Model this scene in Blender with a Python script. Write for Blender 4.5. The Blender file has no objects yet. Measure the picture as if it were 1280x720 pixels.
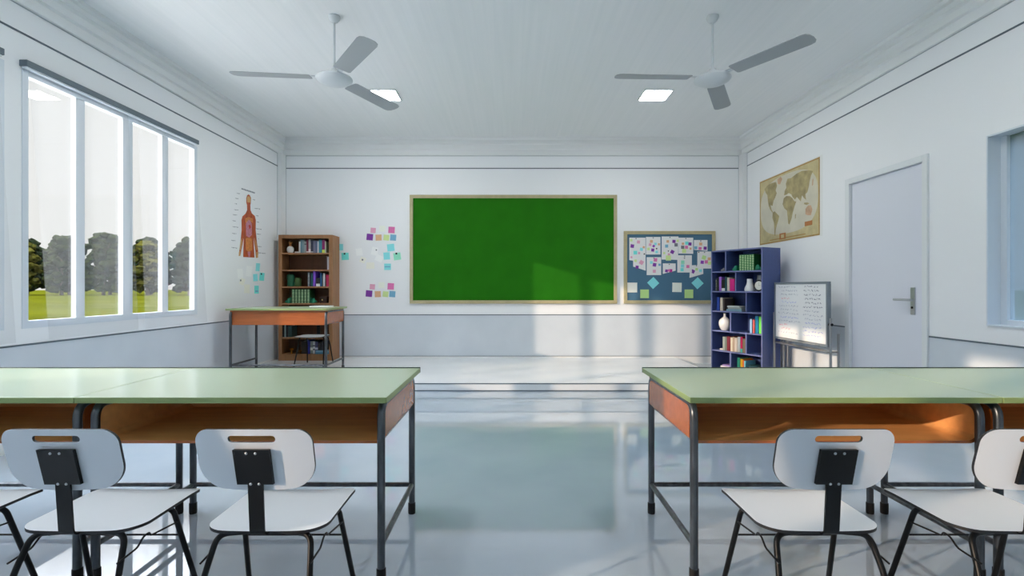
import bpy, bmesh, math, random
from mathutils import Vector, Matrix
PI = math.pi
C = bpy.context.scene.collection
S = bpy.context.scene

# ------------------------------------------------------------------ camera
cam = bpy.data.cameras.new('camera')
cam.lens = 18.0; cam.sensor_width = 36.0; cam.clip_start = 0.05; cam.clip_end = 600
camo = bpy.data.objects.new('camera', cam); C.objects.link(camo)
camo.location = (0, 0, 1.2); camo.rotation_euler = (PI/2, 0, 0)
S.camera = camo

# ------------------------------------------------------------------ world, sun, exposure
W = bpy.data.worlds.new('world'); S.world = W; W.use_nodes = True
nt = W.node_tree; nt.nodes.clear()
wo = nt.nodes.new('ShaderNodeOutputWorld'); bg = nt.nodes.new('ShaderNodeBackground')
tc = nt.nodes.new('ShaderNodeTexCoord'); sx = nt.nodes.new('ShaderNodeSeparateXYZ')
rp = nt.nodes.new('ShaderNodeValToRGB')
nt.links.new(tc.outputs['Generated'], sx.inputs[0]); nt.links.new(sx.outputs['Z'], rp.inputs[0])
nt.links.new(rp.outputs[0], bg.inputs[0]); nt.links.new(bg.outputs[0], wo.inputs[0])
cr = rp.color_ramp
SKY = 11.5                                            # bright high overcast, pale hazy horizon
cr.elements[0].position = 0.0; cr.elements[0].color = (0.86/SKY, 0.84/SKY, 0.82/SKY, 1)
cr.elements[1].position = 1.0; cr.elements[1].color = (0.86, 0.90, 1.0, 1)
e = cr.elements.new(0.34); e.color = (0.90/SKY, 0.90/SKY, 0.89/SKY, 1)
e = cr.elements.new(0.38); e.color = (3.6/SKY, 3.7/SKY, 3.9/SKY, 1)
e = cr.elements.new(0.42); e.color = (0.56, 0.60, 0.68, 1)
e = cr.elements.new(0.66); e.color = (0.86, 0.90, 1.0, 1)
bg.inputs[1].default_value = SKY

sun = bpy.data.lights.new('sun', 'SUN'); sun.energy = 3.7; sun.angle = 0.014; sun.color = (1.0, 0.76, 0.56)
suno = bpy.data.objects.new('sun', sun); C.objects.link(suno)
suno.rotation_euler = Vector((1.78, 1.0, -0.52)).to_track_quat('-Z', 'Y').to_euler()
suno.location = (-20, -10, 10)
LAMP = 74.0

S.view_settings.view_transform = 'Standard'; S.view_settings.look = 'None'
S.view_settings.gamma = 1.0; S.view_settings.use_curve_mapping = False
S.view_settings.exposure = 0.09
try:
    S.cycles.use_denoising = True
    S.cycles.max_bounces = 14; S.cycles.diffuse_bounces = 8; S.cycles.glossy_bounces = 6
    S.cycles.transmission_bounces = 8; S.cycles.transparent_max_bounces = 16
    S.cycles.caustics_reflective = False; S.cycles.caustics_refractive = False
    S.cycles.sample_clamp_indirect = 6.0
except Exception:
    pass

# ------------------------------------------------------------------ materials
def lin(c):
    c = c/255.0
    return c/12.92 if c <= 0.04045 else ((c+0.055)/1.055)**2.4
def rgb(r, g, b): return (lin(r), lin(g), lin(b), 1)
MATS = {}
def mat(name, col, rough=0.5, metal=0.0, spec=0.5, coat=0.0, noise=None, bump=None, emit=None, trans=None):
    """col sRGB 0-255; noise=(scale tuple, amount, detail) value variation in object space; bump=(scale, strength)"""
    if name in MATS: return MATS[name]
    m = bpy.data.materials.new(name); m.use_nodes = True; MATS[name] = m
    n = m.node_tree; b = n.nodes['Principled BSDF']
    b.inputs['Base Color'].default_value = rgb(*col)
    b.inputs['Roughness'].default_value = rough; b.inputs['Metallic'].default_value = metal
    b.inputs['Specular IOR Level'].default_value = spec; b.inputs['Coat Weight'].default_value = coat
    if trans: b.inputs['Transmission Weight'].default_value = trans
    if emit:
        b.inputs['Emission Color'].default_value = (*emit[0], 1); b.inputs['Emission Strength'].default_value = emit[1]
    if noise:
        tcn = n.nodes.new('ShaderNodeTexCoord'); mp = n.nodes.new('ShaderNodeMapping'); nz = n.nodes.new('ShaderNodeTexNoise')
        mp.inputs['Scale'].default_value = noise[0]; nz.inputs['Scale'].default_value = 1.0
        nz.inputs['Detail'].default_value = noise[2] if len(noise) > 2 else 4
        n.links.new(tcn.outputs['Object'], mp.inputs[0]); n.links.new(mp.outputs[0], nz.inputs['Vector'])
        mr = n.nodes.new('ShaderNodeMapRange'); mr.inputs['From Min'].default_value = 0.3; mr.inputs['From Max'].default_value = 0.7
        mr.inputs['To Min'].default_value = 1-noise[1]; mr.inputs['To Max'].default_value = 1+noise[1]
        n.links.new(nz.outputs[0], mr.inputs[0])
        mx = n.nodes.new('ShaderNodeVectorMath'); mx.operation = 'SCALE'
        mx.inputs[0].default_value = rgb(*col)[:3]
        n.links.new(mr.outputs[0], mx.inputs['Scale']); n.links.new(mx.outputs[0], b.inputs['Base Color'])
        if bump:
            bp = n.nodes.new('ShaderNodeBump'); bp.inputs['Strength'].default_value = bump
            bp.inputs['Distance'].default_value = 0.01
            n.links.new(nz.outputs[0], bp.inputs['Height']); n.links.new(bp.outputs[0], b.inputs['Normal'])
    return m
def nd(m): return m.node_tree, m.node_tree.nodes['Principled BSDF']

M_wall = mat('wall_paint', (236, 238, 240), 0.55)
n, b = nd(M_wall)                                   # two paints: white above the dado line, grey concrete render below
g = n.nodes.new('ShaderNodeNewGeometry'); s_ = n.nodes.new('ShaderNodeSeparateXYZ'); n.links.new(g.outputs['Position'], s_.inputs[0])
c1 = n.nodes.new('ShaderNodeMath'); c1.operation = 'LESS_THAN'; c1.inputs[1].default_value = 0.773; n.links.new(s_.outputs['Z'], c1.inputs[0])
c2 = n.nodes.new('ShaderNodeMath'); c2.operation = 'GREATER_THAN'; c2.inputs[1].default_value = 0.118; n.links.new(s_.outputs['Z'], c2.inputs[0])
c3 = n.nodes.new('ShaderNodeMath'); c3.operation = 'MULTIPLY'; n.links.new(c1.outputs[0], c3.inputs[0]); n.links.new(c2.outputs[0], c3.inputs[1])
nz = n.nodes.new('ShaderNodeTexNoise'); nz.inputs['Scale'].default_value = 1.6; nz.inputs['Detail'].default_value = 5
n.links.new(g.outputs['Position'], nz.inputs['Vector'])
rr = n.nodes.new('ShaderNodeValToRGB'); n.links.new(nz.outputs[0], rr.inputs[0])
rr.color_ramp.elements[0].position = .3; rr.color_ramp.elements[0].color = rgb(200, 208, 216)
rr.color_ramp.elements[1].position = .7; rr.color_ramp.elements[1].color = rgb(212, 219, 226)
mx = n.nodes.new('ShaderNodeMix'); mx.data_type = 'RGBA'
n.links.new(c3.outputs[0], mx.inputs['Factor']); mx.inputs['A'].default_value = rgb(238, 240, 242)
n.links.new(rr.outputs[0], mx.inputs['B']); n.links.new(mx.outputs['Result'], b.inputs['Base Color'])

M_trim = mat('trim_white', (232, 234, 234), 0.45)
M_groove = mat('groove_grey', (96, 108, 118), 0.6)
M_ceil = mat('ceiling_boards', (224, 228, 229), 0.42)
n, b = nd(M_ceil)
tcn = n.nodes.new('ShaderNodeTexCoord'); mp = n.nodes.new('ShaderNodeMapping'); mp.inputs['Scale'].default_value = (26, 0.5, 1)
nz = n.nodes.new('ShaderNodeTexNoise'); nz.inputs['Scale'].default_value = 1; nz.inputs['Detail'].default_value = 5
n.links.new(tcn.outputs['Object'], mp.inputs[0]); n.links.new(mp.outputs[0], nz.inputs['Vector'])
bp = n.nodes.new('ShaderNodeBump'); bp.inputs['Strength'].default_value = 0.05; bp.inputs['Distance'].default_value = 0.01
n.links.new(nz.outputs[0], bp.inputs['Height']); n.links.new(bp.outputs[0], b.inputs['Normal'])
rr = n.nodes.new('ShaderNodeValToRGB'); n.links.new(nz.outputs[0], rr.inputs[0])
rr.color_ramp.elements[0].position = .3; rr.color_ramp.elements[0].color = rgb(232, 235, 236)
rr.color_ramp.elements[1].position = .7; rr.color_ramp.elements[1].color = rgb(237, 239, 240)
n.links.new(rr.outputs[0], b.inputs['Base Color'])

def tile_floor(name, c1_, c2_, rough):
    m = mat(name, c1_, rough, spec=0.9)
    n, b = nd(m)
    g = n.nodes.new('ShaderNodeNewGeometry')
    nz = n.nodes.new('ShaderNodeTexNoise'); nz.inputs['Scale'].default_value = 1.3; nz.inputs['Detail'].default_value = 6
    n.links.new(g.outputs['Position'], nz.inputs['Vector'])
    rr = n.nodes.new('ShaderNodeValToRGB'); n.links.new(nz.outputs[0], rr.inputs[0])
    rr.color_ramp.elements[0].position = .3; rr.color_ramp.elements[0].color = rgb(*c1_)
    rr.color_ramp.elements[1].position = .72; rr.color_ramp.elements[1].color = rgb(*c2_)
    n.links.new(rr.outputs[0], b.inputs['Base Color'])
    mr = n.nodes.new('ShaderNodeMapRange'); mr.inputs['To Min'].default_value = rough*0.9; mr.inputs['To Max'].default_value = rough*1.1; b.inputs['Coat Weight'].default_value = 0.35 if rough < .1 else 0; b.inputs['Coat Roughness'].default_value = .02
    n.links.new(nz.outputs[0], mr.inputs[0]); n.links.new(mr.outputs[0], b.inputs['Roughness'])
    return m
M_floor = tile_floor('polished_floor', (158, 172, 184), (172, 184, 195), 0.02)
M_plat = tile_floor('platform_floor', (226, 229, 232), (236, 238, 240), 0.25)

M_white = mat('white_metal', (225, 228, 230), 0.35)
M_winframe = mat('window_aluminium', (214, 222, 230), 0.35)
M_rail = mat('grey_rail', (98, 112, 122), 0.5)
M_black = mat('black_metal', (8, 9, 10), 0.4, spec=0.3)
M_rubber = mat('black_rubber', (12, 12, 13), 0.7)
M_tube = mat('brushed_steel_tube', (92, 96, 100), 0.32, metal=0.85, noise=((30, 30, 9), 0.35, 5))
M_lam = mat('white_laminate', (222, 226, 230), 0.3)
M_lamedge = mat('laminate_edge', (22, 23, 26), 0.5)
M_top = mat('sage_green_top', (172, 188, 158), 0.22, spec=0.7)
M_topedge = mat('green_top_edge', (136, 156, 98), 0.4)
M_rim = mat('dark_rim', (44, 58, 58), 0.5)
M_traylit = mat('plywood_brightened_inside', (240, 172, 108), 0.25, spec=0.7, noise=((3, 26, 26), 0.08, 5))  # paler than the outside plywood, colour stands in for light missing in the tray
M_tray = mat('varnished_plywood', (168, 92, 44), 0.2, spec=0.6, noise=((3, 26, 26), 0.14, 5))
M_wood = mat('oak_bookcase', (152, 108, 70), 0.5, noise=((22, 22, 1.6), 0.2, 5))
M_wooddk = mat('oak_back_boards', (98, 62, 38), 0.6, noise=((14, 14, 1.2), 0.25, 5))
M_blue = mat('blue_lacquer', (74, 92, 146), 0.42, noise=((40, 40, 40), 0.06, 3))
M_blueedge = mat('blue_lacquer_edge', (108, 116, 162), 0.42)
M_door = mat('door_grey', (222, 225, 235), 0.5)
M_doorfr = mat('door_frame_white', (226, 230, 232), 0.45)
M_chrome = mat('satin_chrome', (186, 190, 192), 0.35, metal=1.0)
M_frame = mat('board_frame_wood', (178, 168, 130), 0.5, noise=((12, 12, 12), 0.08, 4))
M_green = mat('chalkboard_green', (34, 108, 14), 0.8, spec=0.12, noise=((3, 3, 3), 0.07, 4))
M_pin = mat('pinboard_felt', (72, 112, 138), 0.8)
M_paper = mat('white_paper', (232, 233, 232), 0.7)
M_cream = mat('cream_paper', (226, 232, 222), 0.7)
M_fan = mat('fan_paint', (160, 165, 168), 0.5)
M_fanhub = mat('fan_hub_paint', (206, 211, 214), 0.35)
M_alu = mat('aluminium', (168, 170, 172), 0.3, metal=0.7)
M_brass = mat('brass', (200, 140, 40), 0.25, metal=1.0)
M_cer = mat('white_ceramic', (224, 226, 226), 0.25)
M_ink = mat('grey_ink', (110, 115, 128), 0.8)
M_em = mat('lamp_diffuser', (240, 240, 240), 0.5, emit=((1.0, 0.985, 0.96), LAMP))

def glass_mat(name, tint, fac, rough=0.02):
    m = bpy.data.materials.new(name); m.use_nodes = True; n = m.node_tree; n.nodes.clear()
    o = n.nodes.new('ShaderNodeOutputMaterial'); t = n.nodes.new('ShaderNodeBsdfTransparent'); g = n.nodes.new('ShaderNodeBsdfGlossy')
    t.inputs[0].default_value = (*tint, 1); g.inputs['Roughness'].default_value = rough
    f = n.nodes.new('ShaderNodeFresnel'); f.inputs[0].default_value = 1.35
    k = n.nodes.new('ShaderNodeMath'); k.operation = 'MULTIPLY'; k.inputs[1].default_value = fac
    mx = n.nodes.new('ShaderNodeMixShader')
    n.links.new(f.outputs[0], k.inputs[0]); n.links.new(k.outputs[0], mx.inputs[0]); n.links.new(t.outputs[0], mx.inputs[1]); n.links.new(g.outputs[0], mx.inputs[2])
    n.links.new(mx.outputs[0], o.inputs[0]); return m
M_glass = glass_mat('window_glass', (0.96, 0.97, 0.97), 0.08)
def veil(name, col, alpha, tint=(1, 1, 1, 1)):
    m = bpy.data.materials.new(name); m.use_nodes = True; n = m.node_tree; n.nodes.clear()
    o = n.nodes.new('ShaderNodeOutputMaterial'); t = n.nodes.new('ShaderNodeBsdfTransparent')
    t.inputs[0].default_value = tint
    d = n.nodes.new('ShaderNodeBsdfDiffuse'); d.inputs[0].default_value = col
    tl = n.nodes.new('ShaderNodeBsdfTranslucent'); tl.inputs[0].default_value = col
    a = n.nodes.new('ShaderNodeMixShader'); a.inputs[0].default_value = 0.5
    mx = n.nodes.new('ShaderNodeMixShader'); mx.inputs[0].default_value = alpha
    n.links.new(d.outputs[0], a.inputs[1]); n.links.new(tl.outputs[0], a.inputs[2])
    n.links.new(t.outputs[0], mx.inputs[1]); n.links.new(a.outputs[0], mx.inputs[2]); n.links.new(mx.outputs[0], o.inputs[0]); return m
M_sheer = veil('sheer_voile', rgb(182, 187, 192), 0.12)
M_frost = veil('frosted_glass', rgb(130, 146, 158), 0.6, (.74, .82, .87, 1))

# ------------------------------------------------------------------ helpers
def obj(name, bm, m, parent=None, smooth=False, loc=None, rz=None):
    me = bpy.data.meshes.new(name)
    bmesh.ops.recalc_face_normals(bm, faces=bm.faces)
    bm.to_mesh(me); bm.free()
    for x in (m if isinstance(m, (list, tuple)) else [m]): me.materials.append(x)
    if smooth:
        try: me.shade_smooth()
        except Exception: pass
        if smooth != 'all':
            try: me.set_sharp_from_angle(angle=math.radians(38))
            except Exception: pass
    o = bpy.data.objects.new(name, me); C.objects.link(o)
    if parent: o.parent = parent
    if loc: o.location = loc
    if rz is not None: o.rotation_euler = (0, 0, rz)
    return o
def tag(o, label=None, cat=None, group=None, kind=None):
    if label: o['label'] = label
    if cat: o['category'] = cat
    if group: o['group'] = group
    if kind: o['kind'] = kind
    return o
def thing(name, label, cat, loc=(0, 0, 0), rz=0, group=None):
    o = bpy.data.objects.new(name, None); C.objects.link(o); o.empty_display_size = 0.1
    o.location = loc; o.rotation_euler = (0, 0, rz)
    return tag(o, label, cat, group)
def struct(name, bm, m, smooth=False):
    o = obj(name, bm, m, None, smooth); o['kind'] = 'structure'; return o
def sroot(name):
    o = bpy.data.objects.new(name, None); C.objects.link(o); o['kind'] = 'structure'; return o
def dup(root, loc, rz=None, label=None, group=None):
    r = root.copy(); C.objects.link(r); r.location = loc
    if rz is not None: r.rotation_euler = (0, 0, rz)
    if label: r['label'] = label
    if group: r['group'] = group
    for ch in list(root.children):
        c = ch.copy(); C.objects.link(c); c.parent = r
        for g in ch.children:
            d = g.copy(); C.objects.link(d); d.parent = c
    return r
def NB(): return bmesh.new()
def box(bm, x0, x1, y0, y1, z0, z1, bev=0.0, mi=0):
    r = bmesh.ops.create_cube(bm, size=1.0); vs = r['verts']
    for v in vs: v.co = Vector(((x0+x1)/2 + v.co.x*(x1-x0), (y0+y1)/2 + v.co.y*(y1-y0), (z0+z1)/2 + v.co.z*(z1-z0)))
    fs = {f for v in vs for f in v.link_faces}
    for f in fs: f.material_index = mi
    if bev:
        es = {e for v in vs for e in v.link_edges}
        r = bmesh.ops.bevel(bm, geom=list(es), offset=bev, segments=2, affect='EDGES', profile=0.5)
        for f in r['faces']: f.material_index = mi
    return bm
def bx(*a, **k): return box(NB(), *a, **k)
def tube(bm, pts, r, seg=12, cap=True, mi=0):
    pts = [Vector(p) for p in pts]; rings = []
    up = None
    for i, p in enumerate(pts):
        t = (pts[min(i+1, len(pts)-1)] - pts[max(i-1, 0)]).normalized()
        if up is None:
            a = Vector((0, 0, 1)) if abs(t.z) < .9 else Vector((1, 0, 0))
            up = (a - t*a.dot(t)).normalized()
        else: up = (up - t*up.dot(t)).normalized()
        s = t.cross(up)
        rr_ = r[i] if isinstance(r, (list, tuple)) else r
        rings.append([bm.verts.new(p + (up*math.cos(2*PI*k/seg) + s*math.sin(2*PI*k/seg))*rr_) for k in range(seg)])
    for a, b_ in zip(rings, rings[1:]):
        for k in range(seg):
            f = bm.faces.new((a[k], a[(k+1) % seg], b_[(k+1) % seg], b_[k])); f.material_index = mi
    if cap:
        bm.faces.new(rings[0][::-1]).material_index = mi; bm.faces.new(rings[-1]).material_index = mi
    return bm
def fillet(pts, r, n=6):
    pts = [Vector(p) for p in pts]; out = [pts[0]]
    for a, b_, c in zip(pts, pts[1:], pts[2:]):
        u = (a-b_); v = (c-b_); k = min(r, u.length*.49, v.length*.49)
        p0 = b_ + u.normalized()*k; p1 = b_ + v.normalized()*k
        for i in range(n+1):
            t = i/n; out.append(p0*(1-t)**2 + b_*2*t*(1-t) + p1*t*t)
    out.append(pts[-1]); return out
def lathe(bm, prof, seg=24, cx=0, cy=0, mi=0):
    rings = []
    for r, z in prof:
        if r < 1e-5: rings.append([bm.verts.new((cx, cy, z))])
        else: rings.append([bm.verts.new((cx + r*math.cos(2*PI*k/seg), cy + r*math.sin(2*PI*k/seg), z)) for k in range(seg)])
    for a, b_ in zip(rings, rings[1:]):
        for k in range(seg):
            k2 = (k+1) % seg
            if len(a) == 1 and len(b_) == 1: continue
            if len(a) == 1: f = bm.faces.new((a[0], b_[k], b_[k2]))
            elif len(b_) == 1: f = bm.faces.new((a[k], a[k2], b_[0]))
            else: f = bm.faces.new((a[k], a[k2], b_[k2], b_[k]))
            f.material_index = mi
    return bm
def thicken(bm, off, rim=1):
    """off: fn(co)->Vector; makes the sheet solid, rim faces get material index rim"""
    fs = list(bm.faces); vmap = {v: bm.verts.new(v.co + off(v.co)) for v in list(bm.verts)}
    be = [e for e in bm.edges if len(e.link_faces) == 1]
    for f in fs:
        g_ = bm.faces.new([vmap[v] for v in reversed(f.verts)]); g_.material_index = f.material_index
    for e_ in be:
        a, b_ = e_.verts
        f = bm.faces.new((a, b_, vmap[b_], vmap[a])); f.material_index = rim
    return bm
def poly(bm, pts, mi=0):
    f = bm.faces.new([bm.verts.new(p) for p in pts]); f.material_index = mi; return f
def sheet(pts, nrm, th=0.0015, z=0.0, bm=None, mi=0):
    """flat outline as a thin solid: pts are 3D points in a plane with outward normal nrm"""
    bm = bm or NB(); nrm = Vector(nrm)
    a = [bm.verts.new(Vector(p) + nrm*z) for p in pts]; b_ = [bm.verts.new(Vector(p) + nrm*(z+th)) for p in pts]
    k = len(a)
    bm.faces.new(a[::-1]).material_index = mi; bm.faces.new(b_).material_index = mi
    for i in range(k): bm.faces.new((a[i], a[(i+1) % k], b_[(i+1) % k], b_[i])).material_index = mi
    return bm
D = 8.15; WL = 3.66; WR = 3.67; H = 3.577; RY = -3.4; PZ = 0.093
def WB(px, py): return Vector(((px-640)*D/640, D, 1.2 + (360-py)*D/640))
def LW(px, py): d = WL*640/(640-px); return Vector((-WL, d, 1.2 + (360-py)*d/640))
def RW(px, py): d = WR*640/(px-640); return Vector((WR, d, 1.2 + (360-py)*d/640))
def centred(o):
    """move a world-space mesh's origin to its bottom centre"""
    me = o.data; xs = [v.co for v in me.vertices]
    c = Vector(((min(v.x for v in xs)+max(v.x for v in xs))/2, (min(v.y for v in xs)+max(v.y for v in xs))/2, min(v.z for v in xs)))
    for v in me.vertices: v.co -= c
    o.location = c; return o

# ------------------------------------------------------------------ room shell
def wall_sheet(axis, pos, ub, zb, hole, th):
    """axis 'x': wall in plane x=pos, u=y ; 'y': plane y=pos, u=x. th = signed thickness away from room"""
    bm = NB(); vs = {}
    def V(u, z):
        if (u, z) not in vs: vs[(u, z)] = bm.verts.new((pos, u, z) if axis == 'x' else (u, pos, z))
        return vs[(u, z)]
    for u0, u1 in zip(ub, ub[1:]):
        for z0, z1 in zip(zb, zb[1:]):
            if hole((u0+u1)/2, (z0+z1)/2): continue
            bm.faces.new((V(u0, z0), V(u1, z0), V(u1, z1), V(u0, z1)))
    off = Vector((th, 0, 0)) if axis == 'x' else Vector((0, th, 0))
    return thicken(bm, lambda c: off, 0)
WIN = [(3.82, 5.945), (1.561, 3.686), (-2.07, 0.055)]   # left window openings along y
WZ0, WZ1 = 0.895, 2.84
hl = lambda u, z: any(a < u < b_ for a, b_ in WIN) and WZ0 < z < WZ1
ub = sorted([RY, D] + [v for w in WIN for v in w])
struct('wall_left', wall_sheet('x', -WL, ub, [0, WZ0, WZ1, H], hl, -0.055), M_wall)
DY0, DY1, DZ = 4.505, 5.617, 2.385
RWIN = [(1.55, 3.95), (-2.4, 0.9)]
RZ0, RZ1 = 0.907, 2.372
hr = lambda u, z: (DY0 < u < DY1 and z < DZ) or (any(a < u < b_ for a, b_ in RWIN) and RZ0 < z < RZ1)
ub = sorted([RY, D, DY0, DY1] + [v for w in RWIN for v in w])
struct('wall_right', wall_sheet('x', WR, ub, [0, RZ0, RZ1, DZ, H], hr, 0.2), M_wall)
struct('wall_back', wall_sheet('y', D, [-WL-.2, WR+.2], [0, H], lambda u, z: False, 0.2), M_wall)
FILLWIN = [(1.0, 2.8)]  # unseen rear opening, added to light the chair backs and desk trays
ub = [-WL-.2, 1.0, 2.8, WR+.2]
struct('wall_rear', wall_sheet('y', RY, ub, [0, 0.9, 2.9, H], lambda u, z: any(a < u < b_ for a, b_ in FILLWIN) and .9 < z < 2.9, -0.2), mat('rear_wall_paint', (170, 180, 190), .6))
struct('floor', bx(-WL-.2, WR+.2, RY-.2, D+.2, -0.15, 0), M_floor)
struct('ceiling', bx(-WL-.2, WR+.2, RY-.2, D+.2, H, H+.15), M_ceil)
# platform along the blackboard wall
SY = 5.955
bm = bx(-WL+.001, 2.61, SY, D-.001, 0.0005, PZ)
box(bm, -WL+.001, 2.612, SY-.004, SY, PZ-.012, PZ+.001, mi=1); box(bm, -WL+.001, 2.612, SY-.004, SY, 0.0, 0.012, mi=1)
struct('trim_platform', bm, [M_plat, M_groove])
# dado and frieze lines
def lines(name, z, hgt=0.011):
    bm = NB()
    box(bm, -WL+.02, WR-.02, D-.004, D+.01, z-hgt/2, z+hgt/2)
    box(bm, -WL-.01, -WL+.004, RY, D-.02, z-hgt/2, z+hgt/2)
    if z < 1:
        box(bm, WR-.004, WR+.01, DY1, D-.02, z-hgt/2, z+hgt/2); box(bm, WR-.004, WR+.01, RY, DY0, z-hgt/2, z+hgt/2)
    else: box(bm, WR-.004, WR+.01, RY, D-.02, z-hgt/2, z+hgt/2)
    return struct(name, bm, M_groove)
lines('trim_dado', 0.773, 0.013); lines('trim_frieze', 3.104, 0.014)
bm = NB()
box(bm, -WL+.03, 2.61, D-.008, D+.01, PZ, .113); box(bm, 2.61, WR-.02, D-.008, D+.01, 0, .113)
box(bm, -WL+.03, WR-.02, D-.009, D+.01, .113, .121, mi=1)
struct('baseboard_back', bm, [M_trim, M_groove])
bm = NB(); box(bm, -WL-.01, -WL+.008, RY, SY, 0, .113); box(bm, -WL-.01, -WL+.008, SY, D-.17, PZ, .113)
struct('baseboard_left', bm, M_trim)
bm = NB(); box(bm, WR-.008, WR+.01, DY1, D-.17, 0, .113); box(bm, WR-.008, WR+.01, RY, DY0, 0, .113)
struct('baseboard_right', bm, M_trim)
# corner pilasters
struct('trim_pilaster_left', bx(-WL, -WL+.063, D-.16, D, 0, 3.31, bev=.003), M_trim)
struct('trim_pilaster_right', bx(WR-.063, WR, D-.16, D, 0, 3.31, bev=.003), M_trim)
# stepped cornice: profile (projection, z) swept round the room
prof = [(0, 3.306), (0.026, 3.306), (0.03, 3.312), (0.03, 3.388), (0.048, 3.396), (0.056, 3.40), (0.056, 3.462), (0.075, 3.474), (0.088, 3.478),
        (0.088, 3.515), (0.078, 3.520), (0.078, 3.530), (0.102, 3.545), (0.105, H), (0, H)]
bm = NB(); rings = []
for (sx_, sy_, cx_, cy_) in ((1, 1, -WL, RY), (1, -1, -WL, D), (-1, -1, WR, D), (-1, 1, WR, RY)):
    rings.append([bm.verts.new((cx_ + sx_*p, cy_ + sy_*p, z)) for p, z in prof])
for i in range(4):
    a, b_ = rings[i], rings[(i+1) % 4]
    for k in range(len(prof)): bm.faces.new((a[k], a[(k+1) % len(prof)], b_[(k+1) % len(prof)], b_[k]))
struct('trim_cornice', bm, M_trim)
bm = NB(); z0_, z1_ = 3.298, 3.306  # grey strips that paint the shade lines under the cornice and beside the pilasters
box(bm, -WL+.063, WR-.063, D-.004, D+.01, z0_, z1_); box(bm, -WL-.01, -WL+.004, RY, D-.16, z0_, z1_); box(bm, WR-.004, WR+.01, RY, D-.16, z0_, z1_)
for x in (-WL+.063, WR-.067): box(bm, x, x+.004, D-.004, D+.01, .12, 3.306)
for x0_, x1_ in ((-WL-.01, -WL+.003), (WR-.003, WR+.01)): box(bm, x0_, x1_, D-.168, D-.16, .12, 3.306)
struct('trim_painted_shade_lines', bm, mat('painted_shade_line', (172, 179, 184), .6))

# windows in the left wall
def left_window(idx, y0, y1):
    r = sroot('window_%d' % idx); o = y0 - 3.82
    xo, xi = -WL-.07, -WL-.002                  # frame depth
    bm = NB()
    box(bm, -WL-.05, -WL+.005, y0, y0+.05, WZ0, WZ1); box(bm, -WL-.05, -WL+.005, y1-.055, y1, WZ0, WZ1)
    box(bm, -WL-.05, -WL+.004, y0+.05, y1-.055, WZ0, .952); box(bm, -WL-.05, -WL+.004, y0+.05, y1-.055, 2.80, WZ1)
    box(bm, -WL-.045, -WL-.002, 4.818+o, 4.942+o, .952, 2.80)
    obj('window_frame', bm, M_winframe, r)
    for a, b_ in ((4.302, 4.391), (5.36, 5.455)):
        obj('mullion', bx(-WL-.044, -WL-.004, a+o, b_+o, .952, 2.80), M_winframe, r)
    for a, b_ in ((3.87, 4.302), (4.391, 4.818), (4.942, 5.36), (5.455, 5.89)):
        obj('pane', bx(-WL-.036, -WL-.031, a+o, b_+o, .952, 2.80), M_glass, r)
for i, (a, b_) in enumerate(WIN): left_window(i+1, a, b_)
# frosted windows in the right wall
for i, (a, b_) in enumerate(RWIN):
    r = sroot('window_%d' % (5+i))
    bm = NB(); f = .035
    box(bm, WR-.012, WR+.19, a, a+.012, RZ0, RZ1); box(bm, WR-.012, WR+.19, b_-.012, b_, RZ0, RZ1)
    box(bm, WR-.011, WR+.189, a+.012, b_-.012, RZ0, RZ0+.012); box(bm, WR-.011, WR+.189, a+.012, b_-.012, RZ1-.012, RZ1)
    box(bm, WR+.09, WR+.15, b_-.06, b_-.012, RZ0+.012, RZ1-.012); box(bm, WR+.09, WR+.15, a+.012, a+.06, RZ0+.012, RZ1-.012)
    box(bm, WR+.091, WR+.149, a+.06, b_-.06, RZ0+.012, RZ0+.05)
    obj('window_frame', bm, M_winframe, r)
    obj('pane', bx(WR+.115, WR+.121, a+.05, b_-.05, RZ0+.03, RZ1-.012), M_frost, r)
for i, (a, b_) in enumerate(FILLWIN):
    r = sroot('window_%d' % (7+i)); bm = NB()  # frame and glass for the added fill opening behind the camera
    box(bm, a, a+.05, RY-.12, RY+.004, .9, 2.9); box(bm, b_-.05, b_, RY-.12, RY+.004, .9, 2.9)
    box(bm, a, b_, RY-.12, RY+.004, .9, .95); box(bm, a, b_, RY-.12, RY+.004, 2.85, 2.9)
    box(bm, (a+b_)/2-.03, (a+b_)/2+.03, RY-.1, RY, .95, 2.85)
    obj('window_frame', bm, M_winframe, r)
    obj('pane', bx(a+.05, b_-.05, RY-.064, RY-.058, .95, 2.85), M_glass, r)
# door
r = sroot('door_1')
bm = NB(); fx0, fx1 = WR-.02, WR+.12
box(bm, fx0, fx1, DY0, DY0+.058, 0, DZ, bev=.004); box(bm, fx0, fx1, DY1-.07, DY1, 0, DZ, bev=.004); box(bm, fx0, fx1, DY0+.058, DY1-.07, DZ-.06, DZ, bev=.004)
obj('door_frame', bm, M_doorfr, r)
obj('door_panel', bx(WR+.012, WR+.055, DY0+.06, DY1-.072, 0.006, DZ-.062, bev=.002), M_door, r)
obj('handle_plate', bx(WR+.002, WR+.013, 4.672, 4.722, .955, 1.205, bev=.003), M_chrome, r)
bm = tube(NB(), fillet([(WR+.01, 4.697, 1.09), (WR-.05, 4.697, 1.09), (WR-.055, 4.85, 1.092)], .02), .011)
obj('lever', bm, M_chrome, r, smooth=True)
obj('keyhole', tube(NB(), [(WR+.004, 4.697, 1.02), (WR-.004, 4.697, 1.02)], .011), M_black, r)

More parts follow.
